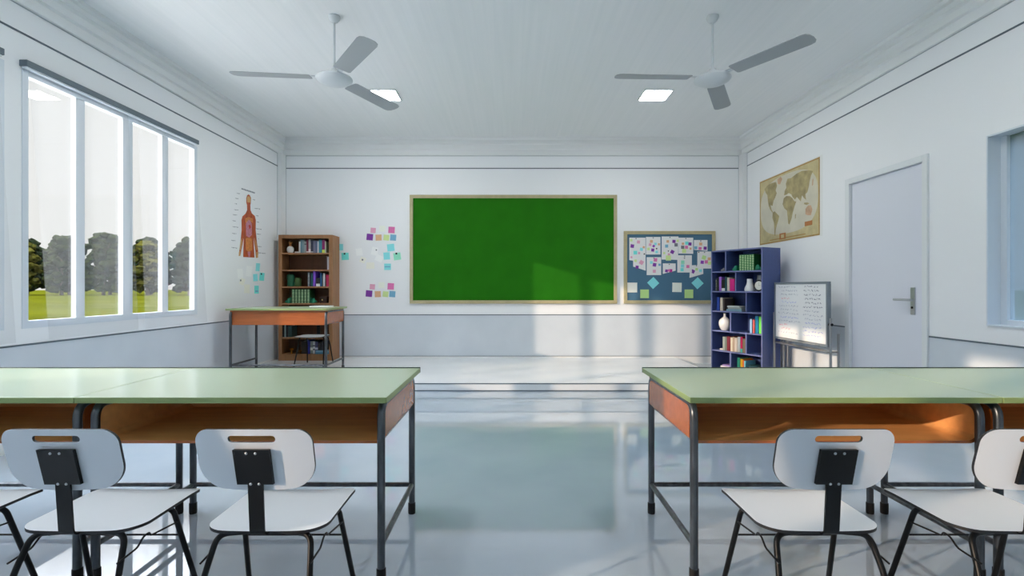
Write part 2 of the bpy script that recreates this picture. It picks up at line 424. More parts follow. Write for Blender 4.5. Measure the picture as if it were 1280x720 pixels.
# curtain rails and sheer curtains
def rail(y0, y1, label):
    t = thing('curtain_rail', label, 'curtain rail', (-WL, y0, 2.85), 0, 'curtain rails over the windows')
    obj('rail_housing', bx(0.0, .06, 0, y1-y0, 0, .047, bev=.003), M_rail, t)
    obj('track', bx(.012, .05, .01, y1-y0-.01, -.012, .0), M_winframe, t)
RAILS = [(3.80, 5.893), (1.541, 3.634)]
rail(*RAILS[0], 'grey curtain rail over the fully visible four-pane window')
rail(*RAILS[1], 'grey curtain rail whose end just shows at the left edge of the photo')
def curtain(t0, t1, b0, b1, label, seed=0, off=.03):
    bm = NB(); nu, nz_ = 90, 14; g_ = []
    rnd = random.Random(seed); ph = rnd.random()*6
    for j in range(nz_+1):
        q = j/nz_; z = 2.845 - q*(2.845-.80); row = []
        for i in range(nu+1):
            u = i/nu; y = (t0+(t1-t0)*u)*(1-q) + (b0+(b1-b0)*u)*q
            x = -WL + off + .005*math.sin(u*30+ph) + .005*math.sin(u*13+ph*2+q*2) + .012*q
            row.append(bm.verts.new((x, y, z)))
        g_.append(row)
    for j in range(nz_):
        for i in range(nu): bm.faces.new((g_[j][i], g_[j][i+1], g_[j+1][i+1], g_[j+1][i]))
    o = obj('sheer_curtain', bm, M_sheer, None, smooth='all'); tag(o, label, 'curtain', 'sheer curtains at the windows'); centred(o)
curtain(3.83, 4.84, 4.00, 4.97, 'sheer white curtain hanging over the near two panes of the four-pane window', 1)
curtain(4.98, 5.86, 5.05, 6.08, 'sheer white curtain hanging over the two panes nearest the wooden bookcase', 2)
curtain(2.72, 3.61, 2.80, 3.74, 'sheer white curtain hanging at the left edge of the photo', 3)

# ceiling lights
def ceiling_light(x, y, label):
    t = thing('ceiling_light', label, 'ceiling light', (x, y, H), 0, 'square ceiling lights')
    bm = NB(); s = .175; f = .015
    for a in ((-s, s, -s, -s+f), (-s, s, s-f, s), (-s, -s+f, -s+f, s-f), (s-f, s, -s+f, s-f)): box(bm, a[0], a[1], a[2], a[3], -.016, 0)
    obj('light_frame', bm, M_white, t)
    obj('diffuser', bx(-s+f, s-f, -s+f, s-f, -.01, -.001), M_em, t)
ceiling_light(-1.565, 6.29, 'square glowing ceiling light half hidden by a fan blade')
ceiling_light(1.76, 6.29, 'square glowing ceiling light beyond the fan on the door side')
for k, (x, y) in enumerate([(x, y) for x in (-1.565, 1.76) for y in (2.67,)]):  # unseen pair of lamps, added to brighten the room
    ceiling_light(x, y, 'square fill light added out of the frame above the desks')

# ceiling fans
def fan(x, y, a0, label):
    t = thing('ceiling_fan', label, 'ceiling fan', (x, y, H), 0, 'white ceiling fans')
    obj('canopy', lathe(NB(), [(0, 0), (.05, 0), (.053, -.010), (.045, -.03), (.026, -.054), (.014, -.06), (0, -.06)]), M_fanhub, t, smooth=True)
    obj('down_rod', tube(NB(), [(0, 0, -.06), (0, 0, -.47)], .0105), M_fanhub, t, smooth=True)
    zc = -.547
    obj('motor_housing', lathe(NB(), [(0, zc+.085), (.028, zc+.085), (.036, zc+.06), (.05, zc+.052), (.075, zc+.045), (.082, zc+.024), (.13, zc+.018), (.152, zc+.008), (.156, zc-.004),
        (.150, zc-.014), (.128, zc-.03), (.10, zc-.043), (.06, zc-.054), (.02, zc-.059), (0, zc-.06)], 40), M_fanhub, t, smooth=True)
    for k in range(3):
        a = a0 + k*2*PI/3
        R = Matrix.Rotation(a, 4, 'Z')
        bm = NB(); T = Matrix.Rotation(math.radians(-9), 4, 'X')
        w0, w1 = .072, .080; out = [(.20, -w0+.01), (.215, -w0), (.76, -w1)]
        for q in range(7):
            th = -PI/2 + PI*q/6; out.append((.80 + .062*math.copysign(abs(math.cos(th))**.8, math.cos(th)), w1*math.copysign(abs(math.sin(th))**.8, math.sin(th))))
        out += [(.215, w0), (.20, w0-.01)]
        vs = [bm.verts.new((px_, py_, 0)) for px_, py_ in out]; bm.faces.new(vs)
        thicken(bm, lambda c: Vector((0, 0, -.004)), 0)
        for v in bm.verts: v.co = R @ ((T @ v.co) + Vector((0, 0, zc+.012)))
        bl = obj('blade', bm, M_fan, t)
        bm = NB(); box(bm, .12, .30, -.02, .02, .001, .007, bev=.002); box(bm, .20, .235, -.045, .045, .001, .006)
        for v in bm.verts: v.co = R @ ((T @ v.co) + Vector((0, 0, zc+.012)))
        obj('blade_bracket', bm, M_fanhub, bl)
fan(-1.555, 4.48, math.radians(186), 'white three-blade ceiling fan on the window side')
fan(1.755, 4.48, math.radians(182), 'white three-blade ceiling fan on the door side')

# ------------------------------------------------------------------ desks
def slab_cols(w, y0, y1, nx, zf, rad_rear, rad_front):
    """rounded seat sheet as columns: x from -w to w"""
    bm = NB(); xs = []
    for i in range(nx+1):
        t = -math.cos(PI*i/nx); xs.append(w*t)
    cols = []
    for x in xs:
        dx = w-abs(x)
        a = y0 + (rad_rear - math.sqrt(max(0, rad_rear**2-(rad_rear-dx)**2)) if dx < rad_rear else 0)
        b_ = y1 - (rad_front - math.sqrt(max(0, rad_front**2-(rad_front-dx)**2)) if dx < rad_front else 0)
        cols.append([bm.verts.new((x, a+(b_-a)*k/6, 0)) for k in range(7)])
    for c, d_ in zip(cols, cols[1:]):
        for k in range(6):
            bm.faces.new((c[k], d_[k], d_[k+1], c[k+1]))
    for v in bm.verts: v.co.z = zf(v.co.x, v.co.y)
    return bm
def make_desk(label, loc, rz=0, w=1.238, dep=.75, h=.766, group='green-topped school desks', closed=True, rim=True):
    """front (open tray side) faces -Y; origin on the floor under the middle of the front edge"""
    t = thing('school_desk', label, 'desk', loc, rz, group)
    hw = w/2; th = .024 
    bm = bx(-hw, hw, 0, dep, h-th, h, bev=.0025)
    for f in bm.faces:
        if abs(f.normal.z) < .5: f.material_index = 1
    obj('desktop', bm, [M_top, M_topedge], t)
    if rim: obj('rear_rim', bx(-hw, hw, dep-.006, dep+.004, h-th, h+.004), M_rim, t)
    lx = hw-.036; y0, y1 = .06, dep-.05; ym = (y0+y1)/2; zt = h-th-.017; r = .0165
    for sx_ in (-1, 1):
        for (ya) in (y0, y1):
            p = fillet([(sx_*lx, ya, .02), (sx_*lx, ya, zt), (sx_*lx, ym, zt)], .06, 8)
            l = obj('leg', tube(NB(), p, r, 14), M_tube, t, smooth=True)
            obj('rubber_foot', lathe(NB(), [(0, 0), (.0185, 0), (.0195, .01), (.0195, .055), (.0165, .058), (0, .058)], 14, sx_*lx, ya), M_rubber, l, smooth=True)
        obj('side_rail', tube(NB(), [(sx_*lx, y0, .153), (sx_*lx, y1, .153)], .0125, 12), M_tube, t, smooth=True)
    obj('back_rail', tube(NB(), [(-lx, y1, .153), (lx, y1, .153)], .0125, 12), M_tube, t, smooth=True)
    # tray: rounded U sheet open to the front
    tx = lx+.013; zb = h-.206; zt2 = h-th-.002; R = .035; k = 8
    path = [(-tx, zt2)] + [(-tx+R-R*math.cos(PI/2*i/k), zb+R-R*math.sin(PI/2*i/k)) for i in range(k+1)]
    path += [(tx-R+R*math.sin(PI/2*i/k), zb+R-R*math.cos(PI/2*i/k)) for i in range(k+1)] + [(tx, zt2)]
    inner = []
    for i, (x, z) in enumerate(path):
        inner.append((x*(1-.009/tx), z + (.011 if 0 < i < len(path)-1 and z < zb+R*.8 else 0)))
    ya, yb = y0+.02, y1-.02
    bm = NB()
    A = [bm.verts.new((x, ya, z)) for x, z in path]; B = [bm.verts.new((x, yb, z)) for x, z in path]
    Ai = [bm.verts.new((x, ya, z)) for x, z in inner]; Bi = [bm.verts.new((x, yb, z)) for x, z in inner]
    for i in range(len(path)-1):
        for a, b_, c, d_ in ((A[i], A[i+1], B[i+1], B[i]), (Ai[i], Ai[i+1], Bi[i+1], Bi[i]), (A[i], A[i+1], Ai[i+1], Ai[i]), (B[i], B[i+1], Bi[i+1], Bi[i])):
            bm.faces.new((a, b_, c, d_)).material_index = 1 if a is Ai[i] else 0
    for i in (0, -1): bm.faces.new((A[i], B[i], Bi[i], Ai[i]))
    obj('book_tray', bm, [M_tray, M_traylit], t, smooth=True)
    if closed:
        bm = NB(); bm.faces.new([bm.verts.new((x, yb, z)) for x, z in path]); thicken(bm, lambda c: Vector((0, .011, 0)), 0)
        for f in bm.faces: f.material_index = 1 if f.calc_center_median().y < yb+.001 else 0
        obj('tray_back', bm, [M_tray, M_traylit], t)
    return t
DF = 2.03
desk0 = make_desk('green-topped school desk beside the aisle, nearer the windows', (-.498-.619, DF, 0))
dup(desk0, (-.498-.619-1.240, DF, 0), 0, 'green-topped school desk cut by the left edge, under the windows')
dup(desk0, (.707+.619, DF, 0), 0, 'green-topped school desk beside the aisle, nearer the door')
dup(desk0, (.707+.619+1.242, DF, 0), 0, 'green-topped school desk cut by the right edge of the photo')
make_desk('tall green-topped teacher desk on the platform in front of the wooden bookcase', (-2.886, 6.27+.75, PZ), PI, w=1.25, dep=.75, h=.855, rim=False)

# ------------------------------------------------------------------ chairs
def make_chair(label, loc, rz=0, group='white school chairs with black legs'):
    t = thing('school_chair', label, 'chair', loc, rz, group)
    def zf(x, y): return .43 - .006*(1-(x/.2)**2) - max(0, (y-.12))**2*1.2 + .004*max(0, (-y-.1)/.08)
    bm = slab_cols(.195, -.175, .185, 28, zf, .075, .022)
    thicken(bm, lambda c: Vector((0, 0, -.010)), 1)
    obj('seat', bm, [M_lam, M_lamedge], t, smooth=True)
    # backrest: columns in three bands with a rounded slot
    bm = NB(); hw = .181; zb, zt = .565, .770; slot = .073; sz = .738; sh = .011
    xs = sorted(set([round(hw*-math.cos(PI*i/40), 5) for i in range(41)] + [round(slot*-math.cos(PI*i/16), 5) for i in range(17)]))
    def top(x):
        r = .045; dx = hw-abs(x)
        return zt - .004*(x/hw)**2 - (r-math.sqrt(max(0, r*r-(r-dx)**2)) if dx < r else 0)
    def bot(x):
        r = .075; dx = hw-abs(x)
        return zb + .012*(x/hw)**2 + (r-math.sqrt(max(0, r*r-(r-dx)**2)) if dx < r else 0)
    def sl(x):
        dx = slot-abs(x)
        if dx <= 1e-6: return 0
        return sh if dx >= sh else math.sqrt(max(0, sh*sh-(sh-dx)**2))
    rows = []
    for x in xs:
        a = sl(x); tz, bz = top(x), bot(x); mid = min(sz, tz-.002); mid = max(mid, bz+.001)
        lo, hi = mid-a, mid+a
        c = [bz + (lo-bz)*k/4 for k in range(5)]; c2 = [hi, (hi+tz)/2, tz]
        vv = [bm.verts.new((x, 0, z)) for z in c]
        v2 = [vv[-1] if a == 0 else bm.verts.new((x, 0, hi))] + [bm.verts.new((x, 0, z)) for z in c2[1:]]
        rows.append((vv, v2))
    for (a, a2), (b_, b2) in zip(rows, rows[1:]):
        for k in range(4): bm.faces.new((a[k], b_[k], b_[k+1], a[k+1]))
        for k in range(2): bm.faces.new((a2[k], b2[k], b2[k+1], a2[k+1]))
    def by(x, z): return -.184 - (z-zb)*.25 + .42*x*x     # reclined and curved round the sitter
    for v in bm.verts: v.co.y = by(v.co.x, v.co.z)
    thicken(bm, lambda c: Vector((0, -.009, 0)), 1)
    obj('backrest', bm, [M_lam, M_lamedge], t, smooth=True)
    # black plate and spine
    bm = NB()
    poly_ = [(-.056, .706), (.056, .706), (.056, .590), (-.056, .590)]
    vs = [bm.verts.new((x, by(0, z)-.0095, z)) for x, z in poly_]; bm.faces.new(vs); thicken(bm, lambda c: Vector((0, -.012, 0)), 0)
    pl = obj('back_plate', bm, M_black, t)
    for (x, z) in ((-.014, .695), (.014, .695), (-.013, .592), (.013, .592)):
        y = by(0, z)-.0215
        bm = tube(NB(), [(x, y+.002, z), (x, y-.0015, z), (x, y-.0025, z)], [.0042, .0042, .002], 10)
        obj('screw', bm, M_chrome, pl, smooth=True)
    pts = fillet([(0, by(0, .60)-.016, .60), (0, -.196, .425), (0, -.02, .414)], .02, 6)
    bm = NB(); rings = []
    for i, p in enumerate(pts):
        tt = (pts[min(i+1, len(pts)-1)]-pts[max(i-1, 0)]).normalized(); nn = Vector((1, 0, 0)).cross(tt).normalized()
        rings.append([bm.verts.new(p + Vector((sx_*.0235, 0, 0)) + nn*o_) for sx_, o_ in ((-1, -.003), (1, -.003), (1, .003), (-1, .003))])
    for a, b_ in zip(rings, rings[1:]):
        for k in range(4): bm.faces.new((a[k], a[(k+1) % 4], b_[(k+1) % 4], b_[k]))
    bm.faces.new(rings[0][::-1]); bm.faces.new(rings[-1])
    obj('spine', bm, M_black, t)
    # legs: bent tubes from under the seat
    for sx_ in (-1, 1):
        p = fillet([(sx_*.03, -.125, .408), (sx_*.150, -.150, .408), (sx_*.165, -.20, .30), (sx_*.19, -.27, .006)], .035, 8)
        l = obj('leg', tube(NB(), p, .0095, 12), M_black, t, smooth=True)
        p = fillet([(sx_*.03, .03, .408), (sx_*.172, .045, .408), (sx_*.205, .165, .006)], .03, 8)
        obj('leg', tube(NB(), p, .0095, 12), M_black, t, smooth=True)
        w_ = [(sx_*.170, -.212, .345), (sx_*.172, -.13, .352), (sx_*.172, -.10, .375), (sx_*.173, -.075, .378), (sx_*.172, -.068, .363), (sx_*.182, .062, .352)]
        obj('wire_brace', tube(NB(), fillet(w_, .008, 3), .0032, 8), M_black, t, smooth=True)
    obj('cross_wire', tube(NB(), [(-.186, .085, .292), (.186, .085, .292)], .0035, 8), M_black, t, smooth=True)
    obj('seat_bracket', bx(-.03, .03, -.14, .06, .402, .417), M_black, t)
    return t
CY = 1.80
ch = make_chair('white school chair standing nearest the aisle on the window side', (-.797, CY, 0))
dup(ch, (-1.395, CY, 0), None, 'white school chair second from the aisle on the window side')
dup(ch, (-2.00, CY, 0), None, 'white school chair cut off by the left edge, only its seat corner in view')
dup(ch, (1.0, CY, 0), None, 'white school chair standing nearest the aisle on the door side')
dup(ch, (1.626, CY, 0), None, 'white school chair cut off by the right edge of the photo')
dup(ch, (-2.835, 7.30, PZ), PI, 'small white chair behind the teacher desk on the platform')

# ------------------------------------------------------------------ chalkboard and pinboard
def board(name, label, cat, px0, px1, py0, py1, fw, inner, mname):
    a = WB(px0, py1); c = WB(px1, py0); w = c.x-a.x; h = c.z-a.z
    t = thing(name, label, cat, ((a.x+c.x)/2, D, a.z))
    bm = NB(); hw = w/2
    box(bm, -hw, hw, -.035, 0, 0, fw, bev=.004); box(bm, -hw, hw, -.035, 0, h-fw, h, bev=.004)
    box(bm, -hw, -hw+fw, -.034, 0, fw, h-fw, bev=.004); box(bm, hw-fw, hw, -.034, 0, fw, h-fw, bev=.004)
    obj('board_frame', bm, M_frame, t)
    obj(mname, bx(-hw+fw, hw-fw, -.016, -.001, fw, h-fw), inner, t)
    return t
board('chalkboard', 'large green chalkboard in a pale wooden frame on the front wall', 'chalkboard', 512.5, 771, 244, 379.5, .052, M_green, 'writing_surface')
board('pinboard', 'blue pinboard in a pale wooden frame covered with pinned papers', 'pinboard', 779.5, 893.5, 289, 379.5, .052, M_pin, 'felt_panel')
NC = {'pink': (222, 120, 178), 'light pink': (228, 168, 196), 'hot pink': (214, 60, 150), 'purple': (128, 58, 160), 'orange': (226, 180, 140), 'yellow-green': (210, 232, 160),
      'blue': (120, 178, 208), 'cyan': (140, 228, 232), 'turquoise': (120, 232, 226), 'white': (246, 248, 248), 'cream': (240, 244, 234), 'grey': (120, 124, 134), 'magenta': (190, 50, 150), 'green': (192, 230, 150), 'black': (20, 22, 28), 'ivory': (242, 242, 232), 'mint': (150, 228, 200), 'violet': (150, 70, 190)}
def nm(c): return mat('note_'+c.replace(' ', '_').replace('-', '_'), NC[c], 0.75)
def quad_px(F, cx, cy, w, h, rot=0):
    r = math.radians(rot); out = []
    for sx_, sy_ in ((-1, 1), (1, 1), (1, -1), (-1, -1)):
        x, y = sx_*w/2, sy_*h/2
        out.append(F(cx + x*math.cos(r) - y*math.sin(r), cy + x*math.sin(r) + y*math.cos(r)))
    return out
def note(F, nrm, cx, cy, w, h, rot, col, label, group, z=.002, name='sticky_note', cat='sticky note', th=.0015, marks=()):
    o = centred(obj(name, sheet(quad_px(F, cx, cy, w, h, rot), nrm, th, z), nm(col)))
    tag(o, label, cat, group)
    for (mx_, my_, mw, mh, mc) in marks:
        m_ = obj('ink_mark', sheet(quad_px(F, mx_, my_, mw, mh, rot), nrm, .0008, z+th), nm(mc)); m_.parent = o; m_.location = -o.location
    return o
NBK = (0, -1, 0)
# back wall clusters
for (dx, dy, place) in ((0, 0, 'upper'), (-1, 76, 'lower')):
    yy = 0 if place == 'upper' else 0
    for (cx, cy, w, c, rot) in ((466.5, 288, 6.5, 'light pink', 4), (478, 286, 7.5, 'cream', 0), (489.5, 287.5, 8, 'pink', 3), (462.3, 296.3, 8, 'purple', 5), (473.3, 297, 7.5, 'orange', -2),
                                (483, 297, 7, 'yellow-green', 6), (491.5, 297, 7.5, 'blue', 4)):
        y2 = cy if place == 'upper' else 358.5 + (cy-288)*1.02
        note(WB, NBK, cx+dx, y2, w, w, rot, c, '%s sticky note in the %s cluster beside the chalkboard' % (c, place), 'sticky notes on the front wall', z=.002 + .0004*(int(cx) % 3))
for (cx, cy, w, h, c, rot, lab, mk) in (
    (426.5, 309, 5, 8, 'cyan', 0, 'cyan note sticking out behind the top of the wooden bookcase', ()),
    (431.5, 320.5, 9, 9, 'turquoise', -3, 'turquoise note with a black dot beside the wooden bookcase', ((430.8, 317.2, 2, 2, 'black'),)),
    (449, 315, 8, 9, 'white', -8, 'white paper note near the bookcase, highest of the pale group', ()),
    (453.5, 325, 7, 7, 'ivory', 20, 'ivory note with a grey dot in the middle of the pale group', ((453.2, 324.7, 2, 2, 'grey'),)),
    (463, 332, 10, 8, 'ivory', 0, 'ivory note lowest of the pale group on the front wall', ()),
    (468.5, 314, 8, 10, 'white', 12, 'white note with a grey dot nearest the upper colour cluster', ((470.5, 312.5, 1.6, 1.6, 'grey'),)),
    (474, 323, 9, 8, 'white', 25, 'white tilted note just left of the cyan notes', ()),
    (488.5, 309.5, 9, 9, 'cyan', -6, 'cyan note highest of the group beside the chalkboard', ()),
    (483.5, 320, 8, 9, 'cyan', -4, 'cyan note leftmost of the group beside the chalkboard', ()),
    (496.5, 320.5, 9, 9, 'mint', -8, 'turquoise note with a black dot nearest the chalkboard', ((495.5, 317, 2.2, 2.2, 'black'),)),
    (484.5, 333.5, 8.5, 8, 'cyan', 0, 'cyan note lowest of the group beside the chalkboard', ((484.5, 333.5, 7, 1.2, 'blue'),))):
    note(WB, NBK, cx, cy, w, h, rot, c, lab, 'sticky notes on the front wall', z=.002 + .0003*(int(cx) % 4), marks=mk)
NLW = (1, 0, 0)
for (cx, cy, w, h, c, rot, lab, mk) in (
    (300, 342, 7, 12, 'white', -4, 'white paper leftmost under the anatomy poster', ((300.5, 350.5, 1.6, 2, 'grey'),)),
    (311, 339, 7, 13, 'white', 6, 'white paper directly under the anatomy poster figure', ()),
    (308.5, 361, 7, 11, 'ivory', 3, 'ivory paper lowest under the anatomy poster', ()),
    (302.5, 352, 6, 8, 'ivory', 20, 'ivory tilted paper between the white papers under the poster', ()),
    (322, 334, 5, 10, 'cyan', 4, 'cyan note highest under the anatomy poster', ()),
    (319, 347, 5.5, 9, 'cyan', -3, 'cyan note in the middle under the anatomy poster', ()),
    (327, 346, 6, 10, 'turquoise', 5, 'turquoise note with a black dot under the anatomy poster', ((326.4, 342.5, 1.6, 2, 'black'),)),
    (320.5, 362, 5.5, 10, 'turquoise', 0, 'turquoise note lowest under the anatomy poster', ((320.5, 364, 3.5, 2, 'blue'),))):
    note(LW, NLW, cx, cy, w, h, rot, c, lab, 'notes on the window wall', z=.002+.0003*(int(cx) % 4), marks=mk)
# pinboard papers (origin crop 770,280 scale .1459)
def pb(x, y): return (770 + x*.1459, 280 + y*.1459)
def WBp(px, py): v = WB(px, py); v.y = D-.016; return v
papers = [
 ('tall white paper at the top corner nearest the chalkboard', [(112, 118), (250, 118), (252, 400), (145, 365), (145, 315), (112, 310)],
   [(190, 155, 26, 'light pink', 5), (137, 190, 30, 'purple', 8), (163, 246, 32, 'turquoise', 0), (215, 218, 26, 'cyan', 10), (128, 140, 22, 'yellow-green', 0), (235, 200, 18, 'orange', 20), (195, 250, 18, 'light pink', 10), (240, 258, 11, 'black', 0),
    (130, 285, 16, 'light pink', 0), (178, 370, 26, 'purple', 5), (215, 330, 34, 'light pink', 30), (165, 315, 22, 'yellow-green', 10)]),
 ('white paper pinned second along the top of the pinboard', [(254, 112), (378, 112), (378, 262), (254, 262)],
   [(290, 178, 22, 'light pink', 10), (320, 190, 20, 'violet', 40), (312, 224, 26, 'purple', 4), (345, 212, 11, 'black', 0), (335, 172, 22, 'cyan', 0), (365, 175, 18, 'orange', 10), (275, 215, 22, 'yellow-green', 0), (345, 240, 22, 'cyan', 0), (300, 150, 24, 'orange', 0)]),
 ('white paper hanging lowest under the second top paper', [(260, 285), (384, 285), (384, 438), (260, 438)],
   [(335, 308, 30, 'pink', 6), (327, 350, 30, 'purple', 10), (300, 330, 24, 'cyan', 0), (325, 405, 26, 'light pink', 0), (370, 350, 20, 'blue', 0)]),
 ('large white paper pinned at the middle of the top row', [(388, 108), (532, 108), (528, 308), (388, 305)],
   [(440, 150, 22, 'orange', 0), (493, 150, 27, 'purple', 3), (525, 145, 20, 'yellow-green', 0), (511, 180, 28, 'grey', 0), (445, 232, 9, 'black', 0), (479, 240, 30, 'purple', 28), (450, 262, 20, 'light pink', 12), (410, 250, 18, 'yellow-green', 0), (445, 292, 44, 'yellow-green', 0), (430, 190, 26, 'blue', 0)]),
 ('white paper fourth along the top of the pinboard', [(532, 118), (658, 118), (658, 256), (532, 254)],
   [(570, 170, 20, 'orange', 0), (603, 165, 28, 'turquoise', 0), (630, 172, 27, 'purple', 5), (568, 200, 28, 'grey', 0), (600, 200, 26, 'pink', 3), (580, 232, 34, 'yellow-green', 0), (635, 212, 18, 'orange', 0)]),
 ('small white paper pinned at the top corner nearest the blue bookcase', [(664, 138), (780, 138), (780, 232), (664, 222)],
   [(722, 172, 26, 'orange', 0), (680, 205, 26, 'blue', 0), (716, 210, 26, 'pink', 4), (760, 208, 27, 'purple', 3)]),
 ('small white paper with one slanted edge in the middle of the pinboard', [(398, 338), (508, 338), (508, 400), (398, 428)],
   [(430, 402, 24, 'purple', 10), (466, 400, 26, 'magenta', 4), (450, 398, 20, 'pink', 0)]),
 ('white paper hanging below the fourth top paper', [(522, 268), (646, 268), (646, 416), (522, 416)],
   [(568, 328, 30, 'mint', 0), (566, 360, 28, 'cyan', 0), (562, 392, 28, 'turquoise', 0), (612, 365, 26, 'pink', 3), (583, 292, 10, 'grey', 0)]),
 ('white paper half hidden by the blue bookcase', [(694, 236), (815, 236), (815, 382), (694, 382)],
   [(750, 288, 34, 'green', 20), (735, 328, 28, 'violet', 5), (770, 325, 28, 'pink', 0), (795, 300, 26, 'orange', 0), (797, 335, 28, 'yellow-green', 0), (705, 243, 9, 'black', 0)]),
 ('small tilted white paper lowest of the pinned papers', [(630, 355), (742, 350), (744, 428), (626, 462)],
   [(655, 407, 30, 'purple', 25), (687, 388, 22, 'green', 10), (720, 400, 24, 'cyan', 0)])]
for k, (lab, out, subs) in enumerate(papers):
    pts = [WBp(*pb(x, y)) for x, y in out]; z0 = .001 + .0006*(k % 4)
    o = centred(obj('pinned_paper', sheet(pts[::-1], NBK, .0012, z0), M_paper)); tag(o, lab, 'paper', 'papers pinned on the pinboard')
    for j, (x, y, s, c, rot) in enumerate(subs):
        cx, cy = pb(x, y); s *= .1459
        q = obj('pasted_note', sheet(quad_px(WBp, cx, cy, s, s, rot), NBK, .0008, z0+.0012+.0002*j), nm(c)); q.parent = o; q.location = -o.location
    px_, py_ = pb(sum(x for x, y in out)/len(out), min(y for x, y in out)+8)
    q = obj('pin', sheet(quad_px(WBp, px_, py_, 1.3, 1.3), NBK, .004, z0+.0012), nm('grey')); q.parent = o; q.location = -o.location
for (x, y, s, c, rot, lab) in ((137, 544, 84, 'ivory', 0, 'cream square note at the lower corner of the pinboard nearest the chalkboard'), (242, 598, 74, 'green', 0, 'pale green square note low on the pinboard, nearer the chalkboard'),
        (316, 505, 74, 'cyan', 47, 'cyan diamond note on the pinboard, nearer the chalkboard'), (519, 543, 80, 'cream', 1, 'cream square note low in the middle of the pinboard'),
        (621, 598, 74, 'green', 0, 'pale green square note low on the pinboard, nearer the blue bookcase'), (695, 507, 74, 'cyan', 47, 'cyan diamond note on the pinboard, nearer the blue bookcase')):
    cx, cy = pb(x, y); note(WBp, NBK, cx, cy, s*.1459, s*.1459, rot, c, lab, 'square notes along the bottom of the pinboard')

# ------------------------------------------------------------------ anatomy poster (left wall)
def ap(x, y): return (280 + x*.2083, 225 + y*.2083)
def LP(x, y): return LW(*ap(x, y))
M_poster = mat('poster_paper', (238, 240, 242), 0.6)
corn = [LP(38, 30), LP(262, 45), LP(262, 470), LP(38, 458)]
y0_, y1_ = corn[0].y, corn[1].y; z0_, z1_ = corn[3].z, corn[0].z
base = Vector((-WL, (y0_+y1_)/2, z0_))
poster = thing('anatomy_poster', 'anatomy poster of a red human torso with label lines on the window wall', 'poster', base)
def pside(name, pts, m, z):
    o = obj(name, sheet(pts, NLW, .0008, z), m, poster); o.location = -base; return o
pside('paper_sheet', [(-WL, y0_, z0_), (-WL, y1_, z0_), (-WL, y1_, z1_), (-WL, y0_, z1_)], M_poster, .001)
M_mus = mat('print_muscle', (176, 78, 36), 0.6, noise=((30, 30, 9), .3, 5)); M_tan = mat('print_tan', (206, 160, 104), 0.6); M_org = mat('print_lung', (196, 130, 150), 0.6, noise=((40, 40, 40), .2, 3)); M_gut = mat('print_gut', (206, 130, 66), 0.6, noise=((60, 60, 60), .25, 2))
M_red = mat('print_red', (190, 60, 50), 0.6)
body = [(133, 108), (138, 92), (146, 86), (154, 92), (161, 108), (160, 135), (157, 150), (158, 180), (166, 200), (184, 216), (190, 240), (189, 300), (196, 370), (205, 440), (200, 466), (191, 468), (188, 430), (180, 370), (177, 340), (178, 400), (182, 466),
        (114, 462), (116, 400), (118, 345), (113, 370), (103, 420), (97, 455), (87, 456), (90, 430), (98, 370), (105, 300), (104, 240), (110, 218), (128, 202), (138, 180), (137, 150), (133, 135)]
pside('figure_print', [LP(x, y) for x, y in body], M_mus, .0019)
for nm_, pts, m in (('face_print', [(136, 112), (140, 98), (152, 98), (158, 112), (157, 136), (138, 134)], M_tan), ('lung_print', [(130, 262), (140, 240), (147, 236), (155, 242), (165, 262), (166, 330), (150, 345), (132, 335)], M_org),
                    ('gut_print', [(128, 350), (150, 345), (168, 352), (168, 420), (150, 432), (130, 420)], M_gut), ('groin_print', [(140, 432), (150, 425), (158, 432), (154, 462), (146, 462)], M_org),
                    ('hand_print', [(88, 432), (97, 425), (97, 455), (87, 456)], M_tan), ('hand_print', [(192, 432), (203, 430), (203, 466), (192, 468)], M_tan),
                    ('forearm_print', [(98, 372), (106, 345), (108, 372), (99, 420), (93, 420)], M_tan), ('forearm_print', [(186, 372), (182, 345), (192, 372), (198, 420), (192, 420)], M_tan),
                    ('chest_print', [(126, 230), (145, 222), (170, 230), (172, 258), (150, 240), (128, 258)], M_gut), ('heart_print', [(146, 272), (156, 268), (160, 285), (150, 296)], M_red)):
    pside(nm_, [LP(x, y) for x, y in pts], m, .0028 if nm_ != 'heart_print' else .0037)
bm = NB()
for k, (x, y, w) in enumerate([(76, 78, 26), (66, 108, 24), (64, 140, 20), (60, 176, 34), (52, 206, 34), (50, 242, 22), (50, 278, 38), (48, 318, 32), (42, 360, 32), (44, 403, 36),
                               (172, 116, 18), (182, 168, 36), (192, 212, 14), (196, 250, 20), (190, 290, 40), (194, 322, 28), (204, 352, 12), (198, 396, 30), (202, 434, 50)]):
    for q in range(int(w/7)):
        h_ = 2.2 + (q*5 + k*3) % 3
        sheet([LP(x+q*7, y+q*.9), LP(x+q*7+5, y+q*.9+.7), LP(x+q*7+5, y+q*.9+.7+h_), LP(x+q*7, y+q*.9+h_)], NLW, .0006, .0019, bm)
for q in range(12): sheet([LP(104+q*6.8, 48+q*2.2), LP(109+q*6.8, 49.5+q*2.2), LP(109+q*6.8, 58+q*2.2-(q % 3)), LP(104+q*6.8, 57+q*2.2)], NLW, .0006, .0019, bm)
o = obj('caption_print', bm, M_ink, poster); o.location = -base

